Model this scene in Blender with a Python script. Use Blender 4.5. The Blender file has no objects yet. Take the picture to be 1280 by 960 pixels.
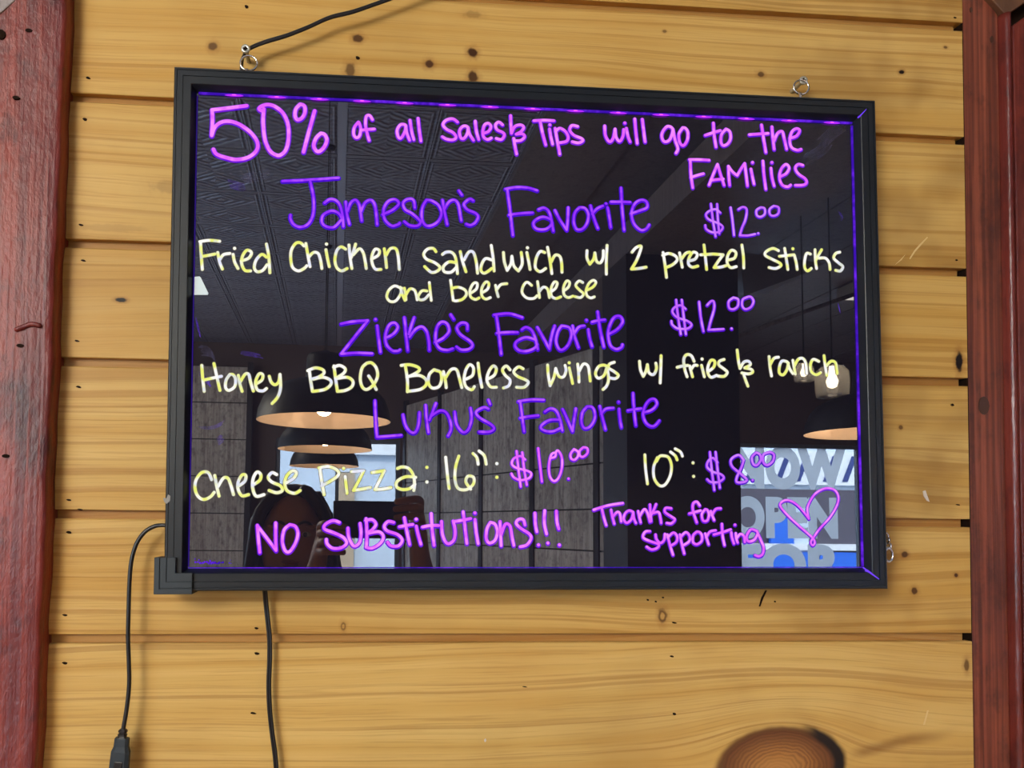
import bpy, math, random
from mathutils import Vector, Matrix
random.seed(7)
S = bpy.context.scene
COL = S.collection

# ------------------------------------------------------------------ camera
CAM_R = Matrix(((0.99704573, -0.07566768, 0.01319934),      # rows: picture right, picture down, forward
                (0.0163994, 0.04182685, -0.99899028),
                (0.07503919, 0.99625545, 0.04294419)))
FPX, CX, CY = 1050.0, 519.75, 587.92
CAM_P = Vector((0.0, -0.86, 1.6))
cd = bpy.data.cameras.new('camera')
cd.sensor_fit = 'HORIZONTAL'; cd.sensor_width = 36.0
cd.lens = FPX / 1280 * 36.0
cd.shift_x = (640 - CX) / 1280
cd.shift_y = (CY - 480) / 1280
cd.clip_start = 0.003
cam = bpy.data.objects.new('camera', cd); COL.objects.link(cam)
right, down, fwd = CAM_R[0], CAM_R[1], CAM_R[2]
m3 = Matrix((right, -down, -fwd)).transposed()
cam.matrix_world = Matrix.Translation(CAM_P) @ m3.to_4x4()
S.camera = cam

# ------------------------------------------------------------------ world, exposure, added lights
S.view_settings.view_transform = 'Standard'
S.view_settings.look = 'None'
S.view_settings.exposure = 0.0
S.view_settings.gamma = 1.0
S.view_settings.use_curve_mapping = False
S.cycles.max_bounces = 8
S.cycles.glossy_bounces = 5
S.cycles.caustics_reflective = False
S.cycles.caustics_refractive = False
S.cycles.sample_clamp_indirect = 4.0
S.cycles.use_denoising = True
W = bpy.data.worlds.new('sky'); S.world = W; W.use_nodes = True
bg = W.node_tree.nodes['Background']
bg.inputs[0].default_value = (0.62, 0.80, 1.0, 1); bg.inputs[1].default_value = 10.0

def area(name, loc, target, size, power, color):
    ld = bpy.data.lights.new(name, 'AREA'); ld.energy = power; ld.color = color
    ld.shape = 'RECTANGLE'; ld.size = size[0]; ld.size_y = size[1]
    o = bpy.data.objects.new(name, ld); COL.objects.link(o)
    o.location = loc
    o.rotation_euler = (Vector(target) - Vector(loc)).to_track_quat('-Z', 'Y').to_euler()
    return o
def portal(loc, rot, sx, sy):
    ld = bpy.data.lights.new('window_daylight', 'AREA'); ld.shape = 'RECTANGLE'; ld.size = sx; ld.size_y = sy; ld.cycles.is_portal = True
    o = bpy.data.objects.new('window_daylight', ld); COL.objects.link(o); o.location = loc; o.rotation_euler = rot
portal((-3.05, -4.6, 1.8), (0, -math.pi / 2, 0), 1.9, 4.4)
portal((-.01, -8.65, 1.65), (math.pi / 2, 0, 0), 1.38, 1.8)
portal((5.38, -8.65, 1.67), (math.pi / 2, 0, 0), 1.56, 1.85)
area('panel_lamp_light', (-1.45, -2.5, 2.51), (-0.25, 0.0, 1.2), (0.8, 0.8), 66, (0.99, 0.92, 0.74))  # added unseen light from the left for the board wall
area('panel_lamp_light', (1.75, -1.6, 3.46), (0.8, 0.0, 1.5), (0.6, 0.6), 6, (1.0, 0.74, 0.48))
area('panel_lamp_light', (-2.0, -5.6, 3.46), (-1.0, -7.2, 0.6), (0.6, 0.6), 90, (1.0, 0.88, 0.72))  # added to brighten the back of the room
area('panel_lamp_light', (4.4, -5.4, 3.46), (3.2, -6.8, 0.6), (0.6, 0.6), 80, (1.0, 0.88, 0.72))

# ------------------------------------------------------------------ points on real planes
def ray(px, py):
    v = right * ((px - CX) / FPX) + down * ((py - CY) / FPX) + fwd
    return v
def onwall(px, py, y=0.0):                       # where the photo's pixel meets the plane y
    v = ray(px, py); t = (y - CAM_P.y) / v.y
    return CAM_P + v * t

# ------------------------------------------------------------------ materials
class E:                                         # tiny expression builder for shader maths
    nt = None
    def __init__(s, sock): s.s = sock
    @staticmethod
    def op(o, *a):
        n = E.nt.nodes.new('ShaderNodeMath'); n.operation = o
        for i, v in enumerate(a):
            if isinstance(v, E): E.nt.links.new(v.s, n.inputs[i])
            else: n.inputs[i].default_value = v
        return E(n.outputs[0])
    def __add__(s, o): return E.op('ADD', s, o)
    __radd__ = __add__
    def __sub__(s, o): return E.op('SUBTRACT', s, o)
    def __rsub__(s, o): return E.op('SUBTRACT', o, s)
    def __mul__(s, o): return E.op('MULTIPLY', s, o)
    __rmul__ = __mul__
    def __truediv__(s, o): return E.op('DIVIDE', s, o)
    def __rtruediv__(s, o): return E.op('DIVIDE', o, s)
    def sm(s, a, b):                             # smooth step from a to b
        n = E.nt.nodes.new('ShaderNodeMapRange'); n.interpolation_type = 'SMOOTHSTEP'
        E.nt.links.new(s.s, n.inputs[0]); n.inputs[1].default_value = a; n.inputs[2].default_value = b
        return E(n.outputs[0])
def xyz(x, y, z):
    n = E.nt.nodes.new('ShaderNodeCombineXYZ')
    for i, v in enumerate((x, y, z)):
        if isinstance(v, E): E.nt.links.new(v.s, n.inputs[i])
        else: n.inputs[i].default_value = v
    return n.outputs[0]
def noise(vec, scale=1.0, detail=2.0, rough=0.5):
    n = E.nt.nodes.new('ShaderNodeTexNoise'); n.inputs['Scale'].default_value = scale
    n.inputs['Detail'].default_value = detail; n.inputs['Roughness'].default_value = rough
    E.nt.links.new(vec, n.inputs['Vector']); return E(n.outputs[0])
def objco():
    t = E.nt.nodes.new('ShaderNodeTexCoord'); s = E.nt.nodes.new('ShaderNodeSeparateXYZ')
    E.nt.links.new(t.outputs['Object'], s.inputs[0])
    return E(s.outputs[0]), E(s.outputs[1]), E(s.outputs[2]), t.outputs['Object']
def attr(name):
    n = E.nt.nodes.new('ShaderNodeAttribute'); n.attribute_name = name; return E(n.outputs['Fac'])
def mixc(f, a, b, mode='MIX'):
    n = E.nt.nodes.new('ShaderNodeMix'); n.data_type = 'RGBA'; n.blend_type = mode
    if isinstance(f, E): E.nt.links.new(f.s, n.inputs[0])
    else: n.inputs[0].default_value = f
    for v, k in ((a, 6), (b, 7)):
        if isinstance(v, tuple): n.inputs[k].default_value = (*v, 1)
        else: E.nt.links.new(v, n.inputs[k])
    return n.outputs[2]
def new_mat(name):
    m = bpy.data.materials.new(name); m.use_nodes = True
    E.nt = m.node_tree
    return m, m.node_tree.nodes['Principled BSDF']
def setin(p, k, v):
    if isinstance(v, E): E.nt.links.new(v.s, p.inputs[k])
    elif isinstance(v, (float, int)): p.inputs[k].default_value = v
    elif isinstance(v, tuple): p.inputs[k].default_value = (*v, 1)
    else: E.nt.links.new(v, p.inputs[k])
def bump(p, h, strength, dist):
    n = E.nt.nodes.new('ShaderNodeBump'); n.inputs['Strength'].default_value = strength
    n.inputs['Distance'].default_value = dist
    E.nt.links.new(h.s, n.inputs['Height']); E.nt.links.new(n.outputs[0], p.inputs['Normal'])
def plain(name, col, rough=0.5, metal=0.0, spec=0.5, ior=None, emit=None, es=1.0, vary=0.08, scale=40):
    m, p = new_mat(name)
    x, y, z, o = objco()
    n = noise(o, scale, 3)
    lo = tuple(c * (1 - vary) for c in col); hi = tuple(min(1, c * (1 + vary)) for c in col)
    setin(p, 'Base Color', mixc(n, lo, hi))
    p.inputs['Roughness'].default_value = rough; p.inputs['Metallic'].default_value = metal
    p.inputs['Specular IOR Level'].default_value = spec
    if ior: p.inputs['IOR'].default_value = ior
    if emit:
        p.inputs['Emission Color'].default_value = (*emit, 1); p.inputs['Emission Strength'].default_value = es
    return m
def srgb(r, g, b):
    f = lambda c: (c / 255 / 12.92) if c <= 10.3 else ((c / 255 + 0.055) / 1.055) ** 2.4
    return (f(r), f(g), f(b))

# knots of the pine boards: picture place, half width, half height, depth of colour
KNOTS = [(266, 58, 6, 6, .75), (447, 48, 7, 6, .85), (438, 88, 7, 10, .7), (537, 80, 6, 6, .9), (591, 66, 7, 6.5, .95),
         (591, 96, 7, 8, .9), (591, 18, 12, 5, .3), (951, 93, 5, 4, .75), (1127, 90, 4.5, 3, 1), (1182, 59, 3, 2, .7),
         (831, 39, 3, 2, .6), (151, 375, 7, 3, 1), (1199, 452, 5.5, 14, 1), (1131, 693, 5, 4.5, .85),
         (1143, 738.5, 5, 5, .85), (828, 770, 6, 10, .75), (429, 783, 3.5, 6, .6), (1208, 832, 4, 9, .7), (1126, 534, 3, 3, .7),
         (1195, 719, 3, 3, .9), (215, 234, 26, 9, .22), (140, 285, 50, 5, .14)]
BIG = (972, 962, 80, 60)

def pine():
    m, p = new_mat('pine_boards')
    x, y, z, o = objco()
    sd = attr('seed')
    c = onwall(BIG[0], BIG[1]); R = 0.052
    dx0 = x - c.x; dz0 = z - c.z
    dx = (dx0 * 0.94 + dz0 * 0.34) * 0.62; dz = dz0 * 0.94 - dx0 * 0.20
    r2 = dx * dx + dz * dz + 0.0012
    flow = dz0 * (1 - (R * R) / r2 * 0.85)
    only = attr('bigknot')
    zz = z * (1 - only) + (flow + c.z) * only
    warp = noise(xyz(x * 1.3, sd * 7.1, zz * 5), 1, 2) * 0.05
    warp2 = noise(xyz(x * 5, sd * 3.7, zz * 20), 1, 2) * 0.006
    v = zz + warp + warp2
    tilt = v + x * (noise(xyz(sd * 11.3, 0.3, 0.7), 1, 0) - 0.5) * 0.03
    # broad early / late wood bands, thin ring lines, fine fibre
    band = noise(xyz(x * 0.35, sd * 13.7, tilt * 42), 1, 2, 0.55)
    ring = noise(xyz(x * 0.45, sd * 5.3, tilt * 125), 1, 2, 0.5)
    line = ring.sm(0.545, 0.62)
    fibre = noise(xyz(x * 9, sd * 2, v * 520), 1, 3, 0.6)
    mott = noise(xyz(x * 5, sd * 9, z * 9), 1, 3)
    light = srgb(226, 190, 118); mid = srgb(206, 162, 86); dark = srgb(150, 100, 44)
    col = mixc(band.sm(0.3, 0.72), light, mid)
    col = mixc(line * 0.46, col, dark)
    col = mixc(fibre.sm(0.48, 0.72) * 0.34, col, dark)
    col = mixc(mott.sm(0.45, 0.8) * 0.30, col, srgb(186, 132, 62))
    col = mixc((noise(xyz(sd * 17.1, 1.5, 0), 1, 0)).sm(0.35, 0.7) * 0.35, col, srgb(190, 134, 52))
    blot = noise(xyz(x * 6, sd * 4.4, z * 6 + 2), 1, 3, 0.6)
    right = x.sm(0.35, 0.62)
    col = mixc(blot.sm(0.48, 0.7) * (right * 0.45 + 0.12), col, srgb(132, 92, 46))  # mottle plus painted shade: browner blotches towards the right end
    # groove shade painted into each board's rabbet as darker brown
    col = mixc(attr('rabbet') * 0.6, col, srgb(150, 92, 40))
    # the one big swirled knot
    e = E.op('SQRT', dx * dx * 1.25 + dz * dz * 1.15) + (noise(xyz(x * 30, 0.0, z * 30), 1, 2) - 0.5) * 0.006
    inside = (1 - e.sm(0.040, 0.048)) * only
    rings = E.op('SINE', e * 1900 + noise(xyz(x * 60, 3.0, z * 60), 1, 3) * 14) * 0.5 + 0.5
    kc = mixc(rings * 0.55, mixc(e.sm(0.015, 0.04), srgb(172, 114, 62), srgb(112, 66, 42)), srgb(88, 50, 34))
    kc = mixc((1 - e.sm(0.006, 0.022)) * 0.7, kc, srgb(186, 130, 70))
    col = mixc(inside * 0.95, col, kc)
    rim = (1 - E.op('ABSOLUTE', e - 0.0435).sm(0.0, 0.006)) * only
    col = mixc(rim * 0.75, col, srgb(84, 48, 32))
    bark = (1 - E.op('ABSOLUTE', e - 0.046).sm(0.002, 0.007)) * dx.sm(0.022, 0.034) * only
    col = mixc(bark, col, srgb(40, 32, 30))
    tail = (1 - E.op('ABSOLUTE', dz - 0.004 + noise(xyz(x * 18, 0.0, 0.0), 1, 2) * 0.012).sm(0.0, 0.009)) * dx.sm(0.045, 0.06) * (1 - dx.sm(0.09, 0.13)) * only
    col = mixc(tail * 0.55, col, srgb(112, 64, 34))
    wob = (noise(xyz(x * 140, 0.0, z * 140), 1, 2) - 0.5) * 0.9 + 1
    for (px, py, rx, ry, a) in KNOTS:
        k = onwall(px, py); s = 0.86 / FPX
        ux = (x - k.x) / (rx * s); uz = (z - k.z) / (ry * s)
        d = E.op('SQRT', ux * ux + uz * uz) * wob
        halo = (1 - d.sm(0.7, 2.1)) * (0.45 * a)
        core = (1 - d.sm(0.62, 1.12)) * a
        if px in (828, 429): core = core * d.sm(0.3, 0.62)
        col = mixc(halo, col, srgb(140, 84, 40))
        col = mixc(core, col, srgb(58, 28, 18) if a < 0.97 else srgb(24, 14, 12))
    setin(p, 'Base Color', col)
    p.inputs['Roughness'].default_value = 0.42
    p.inputs['Specular IOR Level'].default_value = 0.2
    bump(p, line * 0.4 + fibre * 0.35 + mott * 0.5, 0.25, 0.0015)
    return m

def stained(name, base, deep, streak, gloss=0.4, lump=0.004, scale=1.0, fine=60):
    m, p = new_mat(name)
    x, y, z, o = objco()
    g = noise(xyz(x * fine * scale, y * fine * scale, z * 2.2 * scale), 1, 4, 0.6)
    f = noise(xyz(x * 260, y * 260, z * 7), 1, 3)
    b = noise(xyz(x * 14 + 3.1, y * 14, z * 7), 1, 5, 0.65)
    col = mixc(g.sm(0.35, 0.7), base, streak)
    col = mixc(b.sm(0.48, 0.72) * 0.8, col, deep)
    col = mixc(f.sm(0.5, 0.75) * 0.35, col, deep)
    b2 = noise(xyz(x * 34, y * 34 + 2, z * 22), 1, 4, 0.7)
    col = mixc(b2.sm(0.5, 0.68) * 0.5, col, deep)
    col = mixc(noise(xyz(x * 170, y * 170, z * 3.5), 1, 2).sm(0.56, 0.68) * 0.55, col, streak)
    setin(p, 'Base Color', col)
    p.inputs['Roughness'].default_value = gloss
    p.inputs['Specular IOR Level'].default_value = 0.5
    rg = noise(xyz(x * 120, y * 120, z * 60), 1, 4, 0.65)
    bump(p, g * 0.6 + f * 0.3 + rg * 0.7, 0.6, lump)
    return m

M = {}
M['pine'] = pine()
M['post'] = stained('red_stained_post', srgb(106, 32, 32), srgb(48, 20, 30), srgb(146, 56, 44), gloss=0.42, lump=0.004)
M['casing'] = stained('brown_red_casing', srgb(102, 48, 34), srgb(60, 30, 24), srgb(156, 82, 58), gloss=0.4, lump=0.0012, scale=0.8, fine=210)
M['bead'] = stained('varnished_bead', srgb(104, 38, 32), srgb(66, 24, 24), srgb(128, 54, 42), gloss=0.28, lump=0.002)
M['headwood'] = stained('dark_head_casing', srgb(92, 60, 42), srgb(70, 44, 34), srgb(112, 74, 50), gloss=0.45, lump=0.001)
M['endwood'] = stained('worn_grey_wood', srgb(150, 136, 132), srgb(110, 96, 96), srgb(178, 168, 166), gloss=0.6, lump=0.002)
M['hole'] = plain('dark_hole', srgb(34, 20, 12), 0.9, spec=0.1)
M['scuffed'] = plain('scuffed_grey_plastic', srgb(150, 146, 140), 0.6)
M['scratched'] = plain('scratched_pine', srgb(226, 192, 128), 0.6)
M['chipped'] = plain('pale_chip', srgb(214, 200, 186), 0.6)
M['frame'] = plain('black_moulded_plastic', (0.009, 0.012, 0.017), 0.36, spec=0.4, vary=0.15, scale=90)
M['guard'] = plain('grey_black_corner_plastic', (0.024, 0.032, 0.040), 0.5, spec=0.4)
M['cable'] = plain('black_cable_rubber', (0.012, 0.010, 0.011), 0.32, spec=0.5)
M['chrome'] = plain('bright_zinc', (0.75, 0.73, 0.70), 0.18, metal=1.0)
M['screwmetal'] = plain('dull_zinc', (0.62, 0.60, 0.52), 0.4, metal=0.8)
M['panelblack'] = plain('glossy_black_acrylic', (0.0105, 0.0095, 0.0165), 0.0, ior=2.15, spec=0.5, vary=0.25, scale=6)
M['sticker'] = plain('white_tag_paper', srgb(226, 240, 244), 0.5)

def emis(name, col, strength=1.0):
    m, p = new_mat(name)
    p.inputs['Base Color'].default_value = (0.01, 0.005, 0.02, 1)
    p.inputs['Roughness'].default_value = 0.5
    p.inputs['Specular IOR Level'].default_value = 0.0
    setin(p, 'Emission Color', col); p.inputs['Emission Strength'].default_value = strength
    return m, p
def ink_yellow():
    m, p = emis('fluorescent_yellow_ink', (1.0, 1.0, 0.2))
    x, y, z, o = objco()
    n = noise(xyz(x * 95, 0.0, z * 75), 1, 1)
    n2 = noise(xyz(x * 70 + 9, 4.0, z * 70), 1, 1)
    c = mixc(n.sm(0.38, 0.62), srgb(252, 252, 246), srgb(238, 243, 118))
    c = mixc(n2.sm(0.55, 0.68) * 0.6, c, srgb(208, 214, 255))
    setin(p, 'Emission Color', c); return m
def ink_two(name, a, b):
    m, p = emis(name, a)
    x, y, z, o = objco()
    n = noise(xyz(x * 80, 0.0, z * 80), 1, 2)
    setin(p, 'Emission Color', mixc(n.sm(0.4, 0.62), a, b)); return m
M['ink_yellow'] = ink_yellow()
M['ink_yellow_edge'] = emis('yellow_ink_thin_edge', srgb(120, 116, 92))[0]  # wider under-ribbons: glow around the strokes put into emission colour
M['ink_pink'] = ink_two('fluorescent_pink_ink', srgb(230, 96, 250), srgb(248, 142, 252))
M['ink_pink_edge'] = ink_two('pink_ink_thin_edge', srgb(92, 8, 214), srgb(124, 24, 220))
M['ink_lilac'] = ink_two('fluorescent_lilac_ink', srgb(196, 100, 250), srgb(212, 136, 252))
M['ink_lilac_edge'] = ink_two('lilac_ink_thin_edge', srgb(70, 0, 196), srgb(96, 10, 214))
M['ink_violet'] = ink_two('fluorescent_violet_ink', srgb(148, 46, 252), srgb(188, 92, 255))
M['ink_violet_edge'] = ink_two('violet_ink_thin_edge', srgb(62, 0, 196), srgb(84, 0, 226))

def led_edge():
    m, p = emis('violet_lit_acrylic_edge', (0.2, 0.02, 1.0), 1.0)
    x, y, z, o = objco()
    n = noise(xyz(x * 46, 0.0, z * 46), 1, 3, 0.7)
    setin(p, 'Emission Color', mixc(n.sm(0.42, 0.7), srgb(54, 8, 168), srgb(116, 40, 244))); return m
M['led_edge'] = led_edge()
M['led_dim'] = emis('violet_dim_edge', srgb(40, 18, 112))[0]
M['led'] = emis('violet_led', srgb(176, 40, 255), 1.2)[0]
M['led_core'] = emis('violet_led_core', srgb(250, 96, 255), 1.3)[0]
M['leak'] = emis('violet_light_slit', srgb(120, 70, 255))[0]
def smear(name, col, alpha, strength):
    m, p = new_mat(name)
    x, y, z, o = objco()
    n = noise(xyz(x * 60, 0.0, z * 60), 1, 3, 0.6) * noise(xyz(x * 240, 0.0, z * 30), 1, 2)
    setin(p, 'Alpha', n.sm(0.1, 0.42) * alpha)
    p.inputs['Base Color'].default_value = (*col, 1)
    p.inputs['Specular IOR Level'].default_value = 0.0
    setin(p, 'Emission Color', col); p.inputs['Emission Strength'].default_value = strength
    return m
M['smear_violet'] = smear('violet_ink_smear', srgb(96, 60, 200), 0.26, 0.6)
M['smear_grey'] = smear('wiped_ink_haze', srgb(120, 116, 160), 0.16, 0.4)

# room behind the viewer
def tin():
    m, p = new_mat('pressed_tin_tiles')
    x, y, z, o = objco()
    fx = E.op('FRACT', (x + 0.03) / 0.485 + 20.0); fy = E.op('FRACT', (y + 3.71) / 0.5725 + 40.0)
    ex = E.op('MINIMUM', fx, 1 - fx); ey = E.op('MINIMUM', fy, 1 - fy)
    ed = E.op('MINIMUM', ex, ey)
    h2 = E.op('FRACT', fy * 2.0); u = E.op('ABSOLUTE', fx - 0.5); w = E.op('ABSOLUTE', h2 - 0.5)
    dia = E.op('SINE', (u * 1.2 + w) * 38.0) * (1 - (u + w).sm(0.3, 0.75))
    scroll = noise(xyz(u * 9, 2.0, w * 9), 1, 3)
    frame = E.op('SINE', ed * 120.0) * (1 - ed.sm(0.06, 0.1))
    hgt = dia * 0.4 + scroll * 1.1 + frame * 0.5 + E.op('SINE', h2 * 44.0) * 0.15
    seam = 1 - E.op('ABSOLUTE', x + 0.022).sm(0.022, 0.026)
    setin(p, 'Base Color', mixc(seam, mixc(hgt.sm(-0.3, 1.4), srgb(124, 126, 146), srgb(200, 204, 222)), srgb(210, 212, 230)))
    hgt = hgt * (1 - seam)
    p.inputs['Metallic'].default_value = 0.3; p.inputs['Roughness'].default_value = 0.38
    bump(p, hgt, 1.0, 0.014); return m
M['tin'] = tin()
M['soffit'] = stained('dark_soffit_boards', srgb(134, 122, 122), srgb(104, 92, 94), srgb(154, 140, 138), gloss=0.4, lump=0.001)
M['backwall'] = plain('dark_brown_paint', srgb(100, 80, 74), 0.6, scale=4)
M['panelling'] = stained('grey_brown_boards', srgb(190, 176, 168), srgb(108, 96, 94), srgb(236, 226, 216), gloss=0.5, lump=0.002, scale=0.4)
M['palesoffit'] = plain('pale_blue_grey_paint', srgb(186, 196, 214), 0.6)
M['darkwood'] = plain('black_stained_timber', srgb(38, 32, 38), 0.55, scale=12)
M['floor'] = stained('worn_floor_boards', srgb(176, 146, 116), srgb(140, 110, 86), srgb(196, 166, 136), gloss=0.4, lump=0.001, scale=0.3)
M['sidewall'] = plain('warm_plaster', srgb(206, 190, 168), 0.8, scale=5)
M['shade'] = plain('matt_black_shade', (0.02, 0.02, 0.023), 0.45, spec=0.4)
M['shade_in'] = plain('peach_white_enamel', srgb(250, 224, 196), 0.5, vary=0.02)
M['bulb'] = plain('lit_bulb', (1, .9, .7), 0.3, emit=(1.0, 0.72, 0.42), es=6)
M['bulb_hot'] = plain('lit_filament_bulb', (1, .9, .7), 0.3, emit=(1.0, 0.80, 0.56), es=28)
M['frosted'] = plain('lit_diffuser', (.9, .9, .9), 0.5, emit=(1.0, 0.94, 0.84), es=3)
M['whitemetal'] = plain('white_enamel', (.8, .8, .8), 0.4)
M['winframe'] = plain('grey_window_frame', srgb(120, 128, 138), 0.5)
def vinyl():
    m, p = new_mat('grey_vinyl_letter'); nt = m.node_tree
    t = nt.nodes.new('ShaderNodeBsdfTranslucent'); t.inputs[0].default_value = (.72, .72, .74, 1)
    mx = nt.nodes.new('ShaderNodeMixShader'); mx.inputs[0].default_value = .97
    p.inputs['Base Color'].default_value = (.35, .35, .37, 1); p.inputs['Roughness'].default_value = .6
    nt.links.new(p.outputs[0], mx.inputs[1]); nt.links.new(t.outputs[0], mx.inputs[2]); nt.links.new(mx.outputs[0], nt.nodes['Material Output'].inputs[0])
    return m
M['vinyl'] = vinyl()
def glass(name, gl):
    m, p = new_mat(name); nt = m.node_tree
    out = nt.nodes['Material Output']
    t = nt.nodes.new('ShaderNodeBsdfTransparent'); g = nt.nodes.new('ShaderNodeBsdfGlossy'); g.inputs['Roughness'].default_value = 0.03
    lw = nt.nodes.new('ShaderNodeLayerWeight'); lw.inputs[0].default_value = 0.5
    fr = (E.op('POWER', E(lw.outputs['Facing']), 4.0) * 0.6 + gl).s.node
    mx = nt.nodes.new('ShaderNodeMixShader')
    nt.links.new(fr.outputs[0], mx.inputs[0]); nt.links.new(t.outputs[0], mx.inputs[1]); nt.links.new(g.outputs[0], mx.inputs[2])
    nt.links.new(mx.outputs[0], out.inputs[0]); return m
M['pane'] = glass('window_glass', 0.035)
M['jar'] = glass('clear_jar_glass', 0.08)
def jarglass():
    m = M['jar']; nt = m.node_tree; out = nt.nodes['Material Output']; old = out.inputs[0].links[0].from_socket
    t = nt.nodes.new('ShaderNodeBsdfTranslucent'); t.inputs[0].default_value = (.9, .88, .84, 1)
    mx = nt.nodes.new('ShaderNodeMixShader'); mx.inputs[0].default_value = .22
    nt.links.new(old, mx.inputs[1]); nt.links.new(t.outputs[0], mx.inputs[2]); nt.links.new(mx.outputs[0], out.inputs[0])
jarglass()
M['facade'] = plain('pale_blue_siding', srgb(206, 220, 236), 0.7, scale=3)
M['tan'] = plain('tan_siding', srgb(190, 168, 140), 0.7, scale=3)
M['darkglass'] = plain('dark_shopfront', srgb(84, 78, 92), 0.3)
M['blue'] = plain('bright_blue_paint', srgb(34, 112, 236), 0.5)
M['navy'] = plain('navy_letter_paint', srgb(48, 66, 132), 0.5)
M['white'] = plain('white_paint', srgb(238, 242, 248), 0.6)
M['asphalt'] = plain('street_asphalt', srgb(120, 122, 128), 0.8, scale=8)
M['jacket'] = plain('black_jacket_cloth', srgb(30, 28, 34), 0.8, vary=0.2, scale=60)
M['skin'] = plain('skin', srgb(206, 156, 130), 0.5, vary=0.04, scale=30)
M['hair'] = plain('dark_brown_hair', srgb(42, 30, 28), 0.4, vary=0.3, scale=120)
M['jeans'] = plain('dark_denim', srgb(38, 44, 62), 0.85, vary=0.2, scale=80)
M['shoe'] = plain('black_shoe', srgb(24, 24, 26), 0.5)
M['phone'] = plain('black_phone', srgb(16, 16, 18), 0.25)
M['lens'] = plain('phone_lens', srgb(10, 12, 22), 0.05)
M['eyewhite'] = plain('eye', srgb(230, 226, 220), 0.2)
M['lips'] = plain('lips', srgb(164, 92, 88), 0.4)
M['iris'] = plain('iris', srgb(60, 42, 30), 0.2)

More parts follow.
